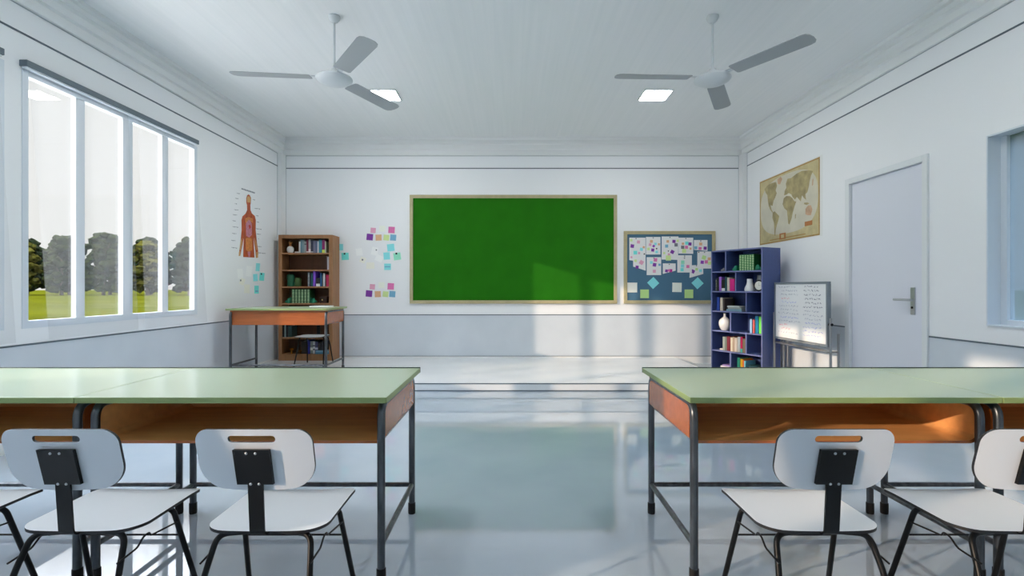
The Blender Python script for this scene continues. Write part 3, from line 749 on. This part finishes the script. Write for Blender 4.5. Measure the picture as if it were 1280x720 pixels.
# ------------------------------------------------------------------ world map (right wall)
def mp_(x, y): return (940 + x*.1805, 185 + y*.1805)
ya, yb = RW(950, 226).y, RW(1025, 196).y; zt = 2.765; zb = 1.832
mbase = Vector((WR, (ya+yb)/2, zb))
wm = thing('world_map', 'antique-style tan world map poster on the wall above the whiteboard', 'map', mbase)
NRW = (-1, 0, 0)
def MM(u, v): return Vector((WR, ya + (yb-ya)*u, zt + (zb-zt)*v))     # u 0 far .. 1 near, v 0 top .. 1 bottom
def mside(name, pts, m, z):
    o = obj(name, sheet(pts, NRW, .0008, z), m, wm); o.location = -mbase; return o
M_mborder = mat('map_border', (168, 134, 76), 0.6, noise=((6, 6, 6), .15, 4)); M_mocean = mat('map_ocean', (206, 201, 182), 0.6, noise=((5, 5, 5), .08, 4)); M_mland = mat('map_land', (166, 152, 108), 0.6, noise=((9, 9, 9), .3, 5))
M_mcorn = mat('map_corner', (196, 182, 136), 0.6, noise=((8, 8, 8), .15, 4)); M_mpink = mat('map_land_pink', (196, 160, 128), 0.6, noise=((9, 9, 9), .2, 4)); M_mcart = mat('map_cartouche', (176, 116, 60), 0.6)
mside('backing_margin', [MM(-.01, -.015), MM(1.035, -.015), MM(1.035, 1.015), MM(-.01, 1.015)][::-1], M_paper, .0005)
mside('border_print', [MM(0, 0), MM(1, 0), MM(1, 1), MM(0, 1)][::-1], M_mborder, .0014)
mside('corner_print', [MM(.015, .02), MM(.985, .02), MM(.985, .98), MM(.015, .98)][::-1], M_mcorn, .0023)
ell = [MM(.5 + .478*(abs(math.cos(a))**.75)*(1 if math.cos(a) > 0 else -1), .47 + .425*(abs(math.sin(a))**.7)*(1 if math.sin(a) > 0 else -1)) for a in [2*PI*i/48 for i in range(48)]]
mside('ocean_print', ell, M_mocean, .0032)
def land(pts, m=None): mside('continent_print', [MM(u, v) for u, v in pts], m or M_mland, .0041)
land([(.10, .14), (.16, .10), (.24, .09), (.32, .10), (.335, .16), (.31, .22), (.33, .27), (.30, .33), (.27, .37), (.255, .44), (.235, .43), (.215, .42), (.235, .49), (.26, .53), (.25, .54), (.21, .49), (.18, .42), (.165, .34), (.155, .25), (.12, .20)])
land([(.255, .54), (.29, .53), (.33, .57), (.375, .62), (.36, .68), (.335, .74), (.31, .82), (.305, .90), (.29, .90), (.285, .80), (.28, .70), (.25, .62)])
land([(.34, .07), (.40, .05), (.43, .09), (.39, .16), (.35, .14)], M_mpink)
land([(.455, .38), (.50, .36), (.56, .38), (.60, .42), (.63, .47), (.66, .48), (.63, .55), (.605, .62), (.585, .70), (.55, .78), (.53, .76), (.52, .66), (.51, .57), (.465, .53), (.435, .46)])
land([(.46, .34), (.47, .28), (.50, .24), (.49, .18), (.52, .12), (.58, .13), (.66, .10), (.75, .09), (.85, .12), (.91, .15), (.88, .20), (.86, .27), (.85, .33), (.83, .40), (.80, .42), (.81, .50), (.78, .47), (.75, .42), (.73, .50), (.70, .46), (.67, .42), (.64, .45), (.60, .40), (.58, .36), (.54, .33), (.50, .34)])
land([(.80, .62), (.84, .58), (.88, .59), (.90, .65), (.88, .72), (.83, .71), (.80, .69)], M_mpink)
land([(.78, .53), (.83, .54), (.86, .56), (.82, .57), (.78, .55)]); land([(.64, .66), (.655, .65), (.65, .71), (.64, .72)])
land([(.90, .26), (.915, .25), (.91, .33), (.895, .34)], M_mpink)
mside('cartouche_print', [MM(.38, .88), MM(.49, .88), MM(.49, .97), MM(.38, .97)][::-1], M_mcart, .0050)
mside('cartouche_print', [MM(.41, .90), MM(.46, .90), MM(.46, .95), MM(.41, .95)][::-1], M_mcorn, .0059)
mside('cartouche_print', [MM(.79, .79), MM(.90, .79), MM(.90, .85), MM(.79, .85)][::-1], M_mcart, .0050)
mside('title_band_print', [MM(.20, .945), MM(.80, .945), MM(.80, .96), MM(.20, .96)][::-1], M_mborder, .0042)

# ------------------------------------------------------------------ whiteboard on a stand
A = Vector((3.393, 6.62, 0)); B = Vector((3.455, 5.6, 0))
ud = (B-A).normalized(); wl_ = (B-A).length; ang = math.atan2(ud.y, ud.x)   # local +X along the board, +Y to the wall
wb = thing('whiteboard', 'small whiteboard with handwriting on an aluminium stand beside the door', 'whiteboard', A, ang)
bm = NB(); z0, z1 = .553, 1.272; f = .027
box(bm, 0, wl_, -.004, .036, z0, z0+f, bev=.003); box(bm, 0, wl_, -.004, .036, z1-f, z1, bev=.003)
box(bm, 0, f, -.004, .036, z0+f, z1-f); box(bm, wl_-f, wl_, -.004, .036, z0+f, z1-f)
obj('board_frame', bm, mat('grey_frame', (128, 138, 146), .4, metal=.2), wb)
obj('writing_surface', bx(f, wl_-f, .002, .03, z0+f, z1-f), mat('whiteboard_enamel', (234, 236, 238), .2), wb)
def scribble(rng, x0, x1, z, amp, wd):
    bm = NB(); x = x0
    while x < x1:
        w_ = rng.uniform(.015, .05); pz = z; n_ = rng.randint(3, 5); pts = []
        for i in range(n_+1): pts.append((x + w_*i/n_, z + rng.uniform(-amp, amp)))
        for (xa, za), (xb, zb_) in zip(pts, pts[1:]):
            box(bm, min(xa, xb), max(xa, xb)+.001, .0005, .0022, min(za, zb_)-wd/2, max(za, zb_)+wd/2) if abs(za-zb_) < wd*3 else sheet([(xa, .002, za), (xa+wd, .002, za), (xb+wd, .002, zb_), (xb, .002, zb_)], (0, -1, 0), .0008, 0, bm)
        x += w_ + rng.uniform(.008, .03)
    return bm
rng = random.Random(7)
M_ik = {'grey': mat('marker_grey', (176, 180, 192), .6), 'red': mat('marker_red', (222, 150, 160), .6), 'blue': mat('marker_blue', (176, 182, 222), .6), 'dark': mat('marker_dark', (132, 136, 150), .6)}
for k in range(13):
    z = 1.215 - k*.047
    for (a, b_) in ((.06+rng.uniform(0, .1), .42+rng.uniform(0, .08)), (.58+rng.uniform(0, .05), .85+rng.uniform(0, .1))):
        c = 'dark' if a > .5 and k < 6 else 'grey'
        if a > .5 and k > 8: c = 'blue'
        if a < .5 and k in (3, 10, 11): c = 'red'; b_ = a+.18
        if a < .5 and k in (4, 8): c = 'blue'
        obj('handwriting', scribble(rng, a, b_, z, .012, .0035), M_ik[c], wb)
ph = [1.9]
def post(x, y, zt, r=.014):
    obj('post', tube(NB(), [(x, y, 0.0), (x, y, zt)], r, 10), M_alu, wb, smooth=True)
post(-.02, .01, .885); post(-.02, .13, .60); post(wl_+.03, .01, .87); post(wl_+.03, .10, .70)
for (y, z) in ((.02, .50), (.02, .10)): obj('cross_bar', tube(NB(), [(-.02, y, z), (wl_+.03, y, z)], .013, 10), M_alu, wb, smooth=True)
for x in (-.02, wl_+.03):
    obj('side_bar', tube(NB(), [(x, .01, .50), (x, .13 if x < 0 else .10, .50)], .011, 10), M_alu, wb, smooth=True)
    obj('foot_bar', tube(NB(), [(x, -.02 if x < 0 else -.14, .014), (x, .14, .014)], .014, 10), M_alu, wb, smooth=True)
obj('pen_ledge', bx(.15, wl_-.15, -.05, -.004, z0+.004, z0+.016, bev=.003), M_alu, wb)
obj('pivot_knob', tube(NB(), [(wl_, .016, .80), (wl_+.045, .016, .80)], .016, 12), M_black, wb, smooth=True)
obj('pivot_knob', tube(NB(), [(0, .016, .80), (-.03, .016, .80)], .016, 12), M_black, wb, smooth=True)

# ------------------------------------------------------------------ books
BOOKC = {}
def bmat(c):
    if c not in BOOKC: BOOKC[c] = mat('book_%02x%02x%02x' % c, c, .5)
    return BOOKC[c]
M_pages = mat('book_pages', (220, 216, 204), .8)
def book_mesh(th, h, dep, cover, band=None, pattern=None):
    """spine on -Y at y=0, book runs to +Y; x centred; z from 0"""
    bm = NB(); t = min(.003, th*.2)
    box(bm, -th/2, -th/2+t, 0, dep, 0, h); box(bm, th/2-t, th/2, 0, dep, 0, h); box(bm, -th/2, th/2, -.001, t, 0, h)
    box(bm, -th/2+t, th/2-t, t, dep-.004, .003, h-.004, mi=1)
    ms = [bmat(cover), M_pages]
    if band:
        ms.append(bmat(band[0]))
        for (a, b_) in band[1]: box(bm, -th/2-.0004, th/2+.0004, -.002, t*.9, h*a, h*b_, mi=2)
    if pattern:
        ms.append(bmat(pattern)); k = int(h/.016)
        for i in range(k):
            zc = .008 + i*(h-.008)/k
            w_ = th*.46
            sheet([(-w_, -.0012, zc), (0, -.0012, zc-.005), (w_, -.0012, zc), (0, -.0012, zc+.005)], (0, -1, 0), .001, 0, bm, mi=len(ms)-1)
    return bm, ms
def book(loc, rz, th, h, dep, cover, label, group, band=None, pattern=None, flat=False, tilt=0):
    bm, ms = book_mesh(th, h, dep, cover, band, pattern)
    if flat:
        for v in bm.verts: v.co = Vector((v.co.z - h/2, v.co.y, v.co.x + th/2))
    elif tilt:
        a = math.radians(tilt); s_ = th/2 if tilt > 0 else -th/2
        for v in bm.verts:
            x, z = v.co.x - s_, v.co.z; v.co.x = x*math.cos(a) + z*math.sin(a) + s_; v.co.z = -x*math.sin(a) + z*math.cos(a)
        mz = min(v.co.z for v in bm.verts)
        for v in bm.verts: v.co.z -= mz
    o = obj('book', bm, ms, None, loc=loc, rz=rz)
    return tag(o, label, 'book', group)
ORD = ['first', 'second', 'third', 'fourth', 'fifth', 'sixth', 'seventh', 'eighth', 'ninth', 'tenth', 'eleventh', 'twelfth', 'thirteenth', 'fourteenth', 'fifteenth', 'sixteenth']

# ------------------------------------------------------------------ wooden bookcase
BX0, BX1, BF, BB = -3.559, -2.735, 7.80, 8.115
bw = BX1-BX0; bd = BB-BF; bh = 2.01-PZ
bc = thing('wooden_bookcase', 'tall oak bookcase with seven shelves standing in the corner on the platform', 'bookcase', (BX0, BF, PZ))
shz = [1.736, 1.480, 1.224, .968, .712, .447, .19]
obj('side_panel', bx(0, .03, 0, bd, 0, bh, bev=.002), M_wood, bc); obj('side_panel', bx(bw-.03, bw, 0, bd, 0, bh, bev=.002), M_wood, bc)
obj('top_panel', bx(.03, bw-.03, 0, bd, bh-.052, bh), M_wood, bc)
obj('plinth', bx(.03, bw-.03, .003, bd, 0, .19-PZ-.0), M_wood, bc)
obj('back_panel', bx(.03, bw-.03, bd-.012, bd-.002, 0, bh-.05), M_wooddk, bc)
obj('face_stile', bx(.03, .053, 0, .02, .097, bh-.052), M_wood, bc); obj('face_stile', bx(bw-.053, bw-.03, 0, .02, .097, bh-.052), M_wood, bc)
for z in shz[:-1]: obj('shelf', bx(.03, bw-.03, .004, bd-.012, z-PZ-.022, z-PZ), M_wood, bc)
SN = ['top', 'second', 'third', 'fourth', 'fifth', 'sixth', 'bottom']
def wbx(px, v=.05): return (px-640)*(BF+v)/640
def wrow(row, items, v=.05, name='wooden bookcase', dep=.2):
    z = shz[row]
    for i, it in enumerate(items):
        p0, p1, hp, col, cn = it[:5]; x0, x1 = wbx(p0, v), wbx(p1, v)
        kw = it[5] if len(it) > 5 else {}
        book(((x0+x1)/2, BF+v, z+.0005), 0, (x1-x0)*.96, hp, dep, col, '%s book, %s from left, %s shelf, wooden bookcase' % (cn, ORD[i], SN[row]), 'books in the wooden bookcase', **kw)
wrow(0, [(373.6, 375.4, .175, (210, 208, 204), 'thin white'), (375.5, 378, .205, (96, 132, 146), 'teal-grey'), (378, 380.5, .20, (120, 144, 150), 'pale teal'), (380.6, 383, .18, (150, 150, 150), 'grey', {'band': ((90, 90, 96), [(.7, .8)])}),
         (383.1, 385.6, .21, (110, 26, 56), 'maroon', {'band': ((220, 210, 210), [(.04, .12)])}), (385.7, 388.4, .21, (170, 166, 164), 'light grey', {'band': ((226, 214, 220), [(.05, .3)])}), (388.5, 391.5, .19, (40, 44, 66), 'dark navy', {'band': ((190, 196, 206), [(.05, .12)])}),
         (391.6, 394.2, .19, (110, 112, 136), 'grey-violet'), (394.3, 396.6, .185, (84, 96, 130), 'slate blue'), (396.7, 398.4, .18, (196, 200, 206), 'pale grey'), (398.5, 402.4, .205, (60, 140, 158), 'thick teal'),
         (402.6, 406, .20, (128, 20, 96), 'plum', {'band': ((196, 216, 80), [(.0, .25)])}), (406.1, 407.4, .18, (200, 206, 190), 'thin pale green')])
wrow(1, [(409, 411.4, .20, (226, 220, 228), 'lone white')])
wrow(2, [(384.6, 387.4, .215, (70, 76, 90), 'speckled grey', {'pattern': (186, 190, 196)}), (388.6, 391, .20, (20, 90, 100), 'dark teal'), (391.3, 394.3, .235, (132, 80, 210), 'tall purple'), (395.2, 400, .13, (14, 14, 18), 'white-footed black', {'band': ((226, 228, 228), [(.0, .32)])}),
         (400.2, 402.2, .205, (26, 90, 150), 'blue'), (402.4, 403.6, .16, (14, 16, 20), 'thin black'), (403.7, 406.3, .20, (200, 200, 204), 'pale grey'), (407.8, 411.8, .175, (200, 16, 96), 'crimson')])
wrow(3, [(364.6+3.82*i, 364.6+3.82*(i+1)-.15, .215, (38, 84, 48), 'dark green patterned', {'pattern': (190, 226, 176)}) for i in range(6)])
wrow(5, [(352.8, 355.4, .19, (20, 24, 24), 'black'), (355.6, 357.3, .2, (130, 150, 150), 'pale green-grey'), (357.5, 360, .19, (18, 22, 24), 'second black'), (360.2, 364.6, .17, (40, 66, 66), 'dark teal')])
wrow(6, [(376.6, 383.2, .19, (40, 34, 26), 'dark olive'), (384, 387.4, .21, (24, 34, 140), 'royal blue'), (388, 391, .19, (120, 130, 126), 'grey-green', {'band': ((220, 222, 214), [(.3, .5)])}), (391.2, 393.6, .19, (200, 204, 206), 'white lettered', {'band': ((60, 60, 80), [(.3, .4), (.6, .7)])}),
         (393.8, 397.4, .19, (70, 74, 110), 'slate violet', {'band': ((190, 190, 210), [(.35, .5)])}), (397.6, 401.6, .17, (26, 28, 34), 'thick black'), (401.8, 405, .19, (58, 60, 70), 'charcoal')])
book((wbx(371.5), BF+.06, shz[0]+.0005), 0, .022, .085, .13, (214, 210, 204), 'small cream book lying flat on the top shelf of the wooden bookcase', 'books in the wooden bookcase', flat=True)
for i, (c, w_, cn) in enumerate((((70, 130, 160), .22, 'teal-blue'), ((110, 160, 186), .21, 'light blue'), ((70, 120, 160), .18, 'blue'))):
    book((wbx(403.5, .03), BF+.025, shz[6]+.0005+.0275*i), 0, .026, w_, .15, c, '%s book lying %s in the bottom shelf stack, wooden bookcase' % (cn, ('lowest', 'in the middle', 'uppermost')[i]), 'books in the wooden bookcase', flat=True) if i < 2 else None
M_dkgreen = mat('green_glaze', (24, 92, 66), .3); M_olive = mat('olive_glaze', (58, 90, 48), .35); M_bend = mat('green_bookend', (26, 130, 96), .35); M_orange = mat('amber_glass', (196, 130, 60), .3)
t = thing('vase', 'round white vase with an amber leafy stopper on the top shelf of the wooden bookcase', 'vase', (wbx(363, .1), BF+.1, shz[0]))
obj('body', lathe(NB(), [(0, 0), (.03, 0), (.045, .02), (.052, .05), (.05, .08), (.036, .10), (.018, .108), (0, .108)]), M_cer, t, smooth=True)
bm = lathe(NB(), [(.014, .106), (.014, .125), (.02, .13), (.008, .14), (0, .14)])
for k in range(7):
    a = 2*PI*k/7; c_, s_ = math.cos(a), math.sin(a)
    tube(bm, [(0, 0, .13), (c_*.02, s_*.02, .16), (c_*.034, s_*.034, .165 + .015*(k % 2))], [.008, .007, .001], 6)
tube(bm, [(0, 0, .13), (0, 0, .195)], [.009, .001], 6)
obj('stopper', bm, M_orange, t, smooth=True)
t = thing('ornament', 'dark green glazed elephant-like ornament on the third shelf of the wooden bookcase', 'ornament', (wbx(367.5, .1), BF+.1, shz[2]))
bm = lathe(NB(), [(0, 0), (.05, 0), (.056, .03), (.05, .08), (.056, .12), (.06, .16), (.045, .185), (.02, .19), (0, .19)], 20, cx=-.05)
tube(bm, fillet([(-.02, 0, .05), (.02, 0, .035), (.05, 0, .07)], .02), .03, 12)
obj('body', bm, M_dkgreen, t, smooth=True)
obj('raised_head', lathe(NB(), [(0, 0), (.04, 0), (.05, .03), (.048, .07), (.05, .10), (.045, .125), (.02, .14), (0, .14)], 20, cx=.062), M_olive, t, smooth=True)
def bookend(loc, rz, flip, label, scale=1):
    t = thing('bookend', label, 'bookend', loc, rz, 'green bookends')
    bm = NB(); s = -1 if flip else 1
    box(bm, -.004, .004, -.035, .035, 0, .085*scale, bev=.002)
    obj('plate', bm, M_bend, t)
    bm = lathe(NB(), [(0, 0), (.03, 0), (.034, .015), (.03, .035), (.024, .055), (.012, .072), (0, .076)], 14, cx=s*.036)
    tube(bm, fillet([(s*.05, 0, .02), (s*.075, 0, .035), (s*.085, 0, .012)], .01), .011, 8)
    obj('figure', bm, M_bend, t, smooth=True)
bookend((wbx(364.0, .08)-.006, BF+.09, shz[3]), 0, True, 'green bookend left of the patterned books in the wooden bookcase')
bookend((wbx(388.2, .08)+.006, BF+.09, shz[3]), 0, False, 'green bookend right of the patterned books in the wooden bookcase')
t = thing('wooden_box', 'small dark wooden box with a brass knob on the fourth shelf', 'box', (wbx(404, .06), BF+.06, shz[3]))
obj('body', bx(-.055, .055, 0, .09, 0, .075, bev=.004), mat('dark_walnut', (50, 26, 16), .4), t)
obj('lid', bx(-.058, .058, -.003, .093, .076, .098, bev=.004), mat('dark_walnut_lid', (58, 32, 20), .4), t)
obj('knob', lathe(NB(), [(0, -.012), (.009, -.010), (.012, 0), (.009, .010), (0, .012)], 14), mat('pale_brass', (226, 196, 130), .3, metal=.6), t, smooth=True).location = (-.01, -.013, .05)
for (px, z_, r_, lab) in ((364.5, .062, .042, 'taller brass bowl on a foot on the bottom shelf'), (376, .035, .034, 'lower brass bowl on a foot on the bottom shelf')):
    t = thing('brass_bowl', lab+' of the wooden bookcase', 'bowl', (wbx(px, .07), BF+.07, shz[6]), 0, 'brass bowls')
    obj('bowl', lathe(NB(), [(0, z_-.006), (r_*.5, z_-.004), (r_, z_+.012), (r_*.96, z_+.018), (r_*.4, z_+.006), (0, z_+.004)]), M_brass, t, smooth=True)
    obj('foot', lathe(NB(), [(0, 0), (.022, 0), (.02, .006), (.006, .012), (.006, z_-.005), (0, z_-.005)]), M_brass, t, smooth=True)
# papers on the teacher desk
tz = PZ+.855
o = obj('paper_stack', bx(-.13, .13, -.09, .09, 0, .014, bev=.001), M_paper, None, loc=(-2.55, 6.86, tz)); tag(o, 'stack of white papers lying on the teacher desk', 'papers')

# ------------------------------------------------------------------ blue bookcase
F0 = Vector((2.85, 7.33, 0)); UU = Vector((.46, -.888, 0)).normalized(); VV = Vector((-UU.y, UU.x, 0)); rzb = math.atan2(UU.y, UU.x)
sw, sd_, shh = .822, .36, 1.729; PIT = .277
bb = thing('blue_bookcase', 'tall blue bookcase with staggered compartments in front of the pinboard corner', 'bookcase', F0, rzb)
def bbox_(nm_, *a):
    bm = bx(*a, bev=.0015)
    bm.normal_update()
    for f in bm.faces:
        if f.normal.y < -.9: f.material_index = 1
    return obj(nm_, bm, [M_blue, M_blueedge], bb)
bt = .018
bbox_('side_panel', 0, bt, 0, sd_, 0, shh); bbox_('side_panel', sw-bt, sw, 0, sd_, 0, shh)
bbox_('top_panel', bt, sw-bt, 0, sd_, shh-bt, shh)
zsh = [shh - bt - PIT*(k+1) + .0 for k in range(6)]           # top face of the shelf under row k+1
zsh[5] = .05
for k in range(5): bbox_('shelf', bt, sw-bt, .001, sd_-.01, zsh[k]-bt, zsh[k])
bbox_('bottom_panel', bt, sw-bt, .001, sd_-.01, .032, .05); bbox_('plinth', bt, sw-bt, .02, .04, 0, .032)
obj('back_panel', bx(bt, sw-bt, sd_-.01, sd_-.002, .03, shh-bt), M_blue, bb)
for k, fr in enumerate((.30, .50, .70, .40, .70, .40)):
    zt_ = (shh-bt) if k == 0 else zsh[k-1]-bt
    u = fr*sw; bbox_('divider', u-bt/2, u+bt/2, .002, sd_-.01, zsh[k], zt_)
def us(px, v=0):
    t_ = (px-640)/640
    return ((7.33+VV.y*v)*t_ - 2.85 - VV.x*v)/(UU.x - UU.y*t_)
def bpos(u, v, z): p = F0 + UU*u + VV*v; return (p.x, p.y, z)
RN = ['top', 'second', 'third', 'fourth', 'fifth', 'bottom']
def brow(row, items, v=.04, dep=.2, side=''):
    for i, it in enumerate(items):
        u0, u1 = us(it[0], v), us(it[1], v); kw = it[5] if len(it) > 5 else {}
        book(bpos((u0+u1)/2, v, zsh[row]+.0005), rzb, (u1-u0)*.96, it[2], dep, it[3], '%s book, %s upright from left, %s row, blue bookcase' % (it[4], ORD[i], RN[row]), 'books in the blue bookcase', **kw)
gw = (942.8-924.0)/6
brow(0, [(924.0+gw*i, 924.0+gw*(i+1)-.12, .215, (38, 110, 56), 'green patterned', {'pattern': (206, 236, 186)}) for i in range(6)])
brow(1, [(894.6, 896.2, .17, (40, 50, 50), 'speckled black', {'pattern': (180, 186, 180)}), (896.4, 898.6, .19, (14, 20, 22), 'black'), (898.9, 901.8, .20, (150, 100, 200), 'lilac'), (902, 906, .16, (14, 20, 18), 'white-footed black', {'band': ((228, 228, 226), [(0, .25)])}),
         (906.2, 908.6, .20, (10, 70, 80), 'dark teal'), (909, 911.8, .19, (206, 196, 180), 'cream'), (912.2, 918.2, .165, (200, 10, 120), 'thick magenta')])
brow(2, [(896, 899.4, .19, (24, 60, 150), 'royal blue'), (900.2, 903.6, .185, (200, 190, 172), 'cream'), (903.8, 906, .17, (60, 50, 48), 'dark brown')])
brow(3, [(937.4, 940, .185, (150, 190, 226), 'pale blue'), (941, 943.4, .18, (200, 90, 90), 'red'), (944.2, 948, .225, (10, 120, 160), 'thick teal'), (948.8, 952, .225, (110, 220, 80), 'bright green')], side='r')
brow(4, [(903.4, 906, .19, (150, 160, 156), 'grey'), (906.1, 908.6, .19, (110, 120, 112), 'grey-green'), (908.8, 911, .20, (120, 30, 50), 'maroon'), (911.1, 913, .20, (110, 20, 44), 'dark red'), (913.2, 915.6, .19, (206, 196, 176), 'cream'), (915.8, 918, .20, (170, 150, 130), 'tan'),
         (918.2, 922, .19, (214, 200, 186), 'pale cream'), (922.2, 925.4, .21, (226, 226, 222), 'white'), (925.6, 928, .21, (214, 20, 90), 'hot pink', {'band': ((90, 200, 180), [(0, .25)])}), (928.4, 931.6, .19, (120, 104, 84), 'brown')])
brow(5, [(921.6, 924.8, .20, (50, 170, 140), 'sea green'), (925.4, 928, .19, (240, 190, 30), 'yellow'), (928.2, 930, .18, (230, 110, 40), 'orange'), (930.2, 932, .17, (110, 190, 210), 'light blue')])
def flatb(row, px, items, v=.05):
    z = zsh[row]+.0005; u = us(px, v)
    for i, (th, w_, c, cn, du) in enumerate(items):
        book(bpos(u+du, v, z), rzb, th, w_, .17, c, '%s book lying flat on the %s row of the blue bookcase' % (cn, RN[row]), 'books in the blue bookcase', flat=True); z += th+.0006
flatb(2, 917.5, [(.028, .25, (120, 160, 176), 'blue-grey', 0), (.024, .22, (150, 160, 156), 'grey', .01), (.02, .20, (186, 192, 188), 'pale grey', -.01)])
flatb(5, 907, [(.024, .17, (60, 60, 90), 'dark violet', 0), (.03, .17, (206, 204, 206), 'white', .0), (.02, .13, (150, 130, 190), 'lavender', .01)])
flatb(5, 942.3, [(.03, .19, (170, 80, 70), 'brick red', 0), (.03, .19, (20, 60, 80), 'deep teal', .01), (.028, .17, (10, 30, 30), 'black', 0), (.03, .14, (10, 60, 70), 'small dark teal', -.01)])
flatb(4, 901.6, [(.02, .05, (214, 210, 206), 'small white', 0)])
bookend(bpos(us(923.8, .08)-.016, .08, zsh[0]), rzb, True, 'green bookend left of the patterned books in the blue bookcase', .9)
bookend(bpos(us(942.8, .08)+.018, .08, zsh[0]), rzb, False, 'green bookend right of the patterned books in the blue bookcase', .9)
def vase(loc, label, prof, m=M_cer, grp=None):
    t = thing('vase', label, 'vase', loc, rzb, grp); obj('body', lathe(NB(), prof, 28), m, t, smooth=True); return t
vase(bpos(us(906, .10), .10, zsh[3]), 'rounded white vase with a narrow neck in the blue bookcase', [(0, 0), (.044, 0), (.064, .03), (.078, .075), (.08, .11), (.070, .145), (.040, .175), (.018, .19), (.015, .225), (.02, .238), (.012, .238), (.010, .19), (0, .185)])
vase(bpos(us(937.2, .09), .09, zsh[1]), 'squat white vase left of the ring clock in the blue bookcase', [(0, 0), (.062, 0), (.068, .02), (.06, .055), (.042, .09), (.034, .13), (.036, .155), (.03, .165), (.024, .155), (0, .15)])
vase(bpos(us(949.3, .255), .255, zsh[1]), 'tall tapering white vase behind the ring clock in the blue bookcase', [(0, 0), (.055, 0), (.058, .03), (.046, .10), (.032, .16), (.024, .20), (.028, .215), (.02, .215), (.016, .2), (0, .19)])
t = thing('ring_clock', 'small round white clock with a black rim on the second row', 'clock', bpos(us(948.6, .06), .06, zsh[1]), rzb)
bm = NB(); pts = [(.066*math.cos(a), 0, .075+.066*math.sin(a)) for a in [2*PI*i/32 for i in range(33)]]
obj('rim', tube(bm, pts, .009, 8, cap=False), M_black, t, smooth=True)
obj('face', tube(NB(), [(0, -.003, .075), (0, .01, .075)], .064, 32), mat('clock_face', (226, 226, 218), .5), t)
obj('hand', bx(-.001, .001, -.0045, -.0035, .075, .115), M_black, t); obj('hand', bx(0, .024, -.0045, -.0035, .074, .077), M_black, t)
t = thing('ornament', 'small grey bird-like ornament in the top row of the blue bookcase', 'ornament', bpos(us(903.6, .06), .06, zsh[0]), rzb)
obj('body', lathe(NB(), [(0, 0), (.024, 0), (.03, .012), (.026, .024), (.014, .032), (0, .034)], 16), mat('grey_stone', (150, 152, 160), .6), t, smooth=True)
obj('head', lathe(NB(), [(0, .026), (.01, .028), (.013, .038), (.009, .048), (0, .05)], 12, cx=.015), mat('grey_stone', (150, 152, 160), .6), t, smooth=True)

# ------------------------------------------------------------------ outdoors
M_grass = mat('meadow_grass', (56, 58, 8), 1.0, spec=0.0, noise=((.05, .12, 1), .25, 6))
struct('ground', bx(-320, 320, -120, 420, -.35, -.3), M_grass)['kind'] = 'structure'
struct('ground_bounce_strip', bx(-16, -WL-.25, -20, 14, -.3, -.28), mat('bounce_strip_pale', (196, 192, 184), .9))  # unseen pale strip, added to bounce sunlight through the windows onto the ceiling
M_leaf = [mat('foliage_a', (36, 40, 22), 1.0, spec=0.0, noise=((1.2, 1.2, 1.2), .5, 6)), mat('foliage_b', (28, 33, 22), 1.0, spec=0.0, noise=((1.2, 1.2, 1.2), .5, 6)), mat('foliage_c', (56, 54, 20), 1.0, spec=0.0, noise=((1.2, 1.2, 1.2), .5, 6))]
M_bark = mat('bark', (80, 66, 52), .9)
def make_tree(seed, h, w, ml, label):
    rng = random.Random(seed)
    t = thing('tree', label, 'tree', (0, 0, 0), 0, 'trees beyond the field')
    bm = tube(NB(), [(0, 0, 0), (.1, 0, h*.3), (0, .1, h*.7)], [.35, .28, .12], 8)
    for k in range(5):
        a = rng.random()*2*PI; tube(bm, [(0, 0, h*(.25+.08*k)), (math.cos(a)*w*.3, math.sin(a)*w*.3, h*(.45+.09*k))], [.14, .04], 6)
    obj('trunk', bm, M_bark, t, smooth=True)
    bm = NB()
    for k in range(90):
        a = rng.random()*2*PI; q = rng.random(); zz = h*(.10 + .84*q)
        env = w*.5*math.sqrt(max(.05, 1-((q-.4)/.62)**2)); rr_ = env*math.sqrt(rng.random())*.74
        s = w*rng.uniform(.07, .13)
        r = bmesh.ops.create_icosphere(bm, subdivisions=2, radius=s)
        off = Vector((math.cos(a)*rr_, math.sin(a)*rr_, zz))
        for v in r['verts']:
            v.co *= rng.uniform(.72, 1.3); v.co.z *= .8; v.co += off
    obj('crown', bm, ml, t)
    return t
protos = [make_tree(11, 12.6, 8.4, M_leaf[0], 'x'), make_tree(12, 11.4, 8.6, M_leaf[1], 'x'), make_tree(13, 10.8, 8.0, M_leaf[2], 'x')]
SPOT = [(-100.5, 104, 2, 1.08, 'olive tree beyond the field at the near edge of the first pane'), (-91.5, 104, 0, 0.98, 'front-row tree beyond the field, behind the edge between first and second pane'), (-83, 104, 0, 1.03, 'tallest dark tree beyond the field, seen in the second pane'),
        (-74, 104, 2, 1.03, 'olive tree beyond the field in the curtain gap of the third pane'), (-65.5, 104, 1, 0.98, 'front-row dark tree beyond the field in the fourth pane'), (-57, 104, 0, 0.93, 'dark tree beyond the field past the window jamb'),
        (-108, 114, 1, 1.10, 'back-row dark tree at the near side of the first pane'), (-98.5, 114, 1, 1.16, 'back-row dark tree showing at the far side of the first pane'), (-89.5, 114, 0, 1.08, 'back-row tree showing between other crowns in the second pane'),
        (-80.5, 114, 1, 1.12, 'back-row dark tree showing behind the middle window post'), (-71.5, 114, 0, 1.04, 'back-row tree showing at the far side of the third pane'), (-62.5, 114, 1, 1.04, 'back-row dark tree showing in the fourth pane')]
used = [False]*3
for k, (x, y, p, s, lab) in enumerate(SPOT):
    o = protos[p] if not used[p] else dup(protos[p], (0, 0, 0)); used[p] = True
    o.location = (x, y, -.3); o.rotation_euler = (0, 0, k*1.3); o.scale = (s, s, s); o['label'] = lab
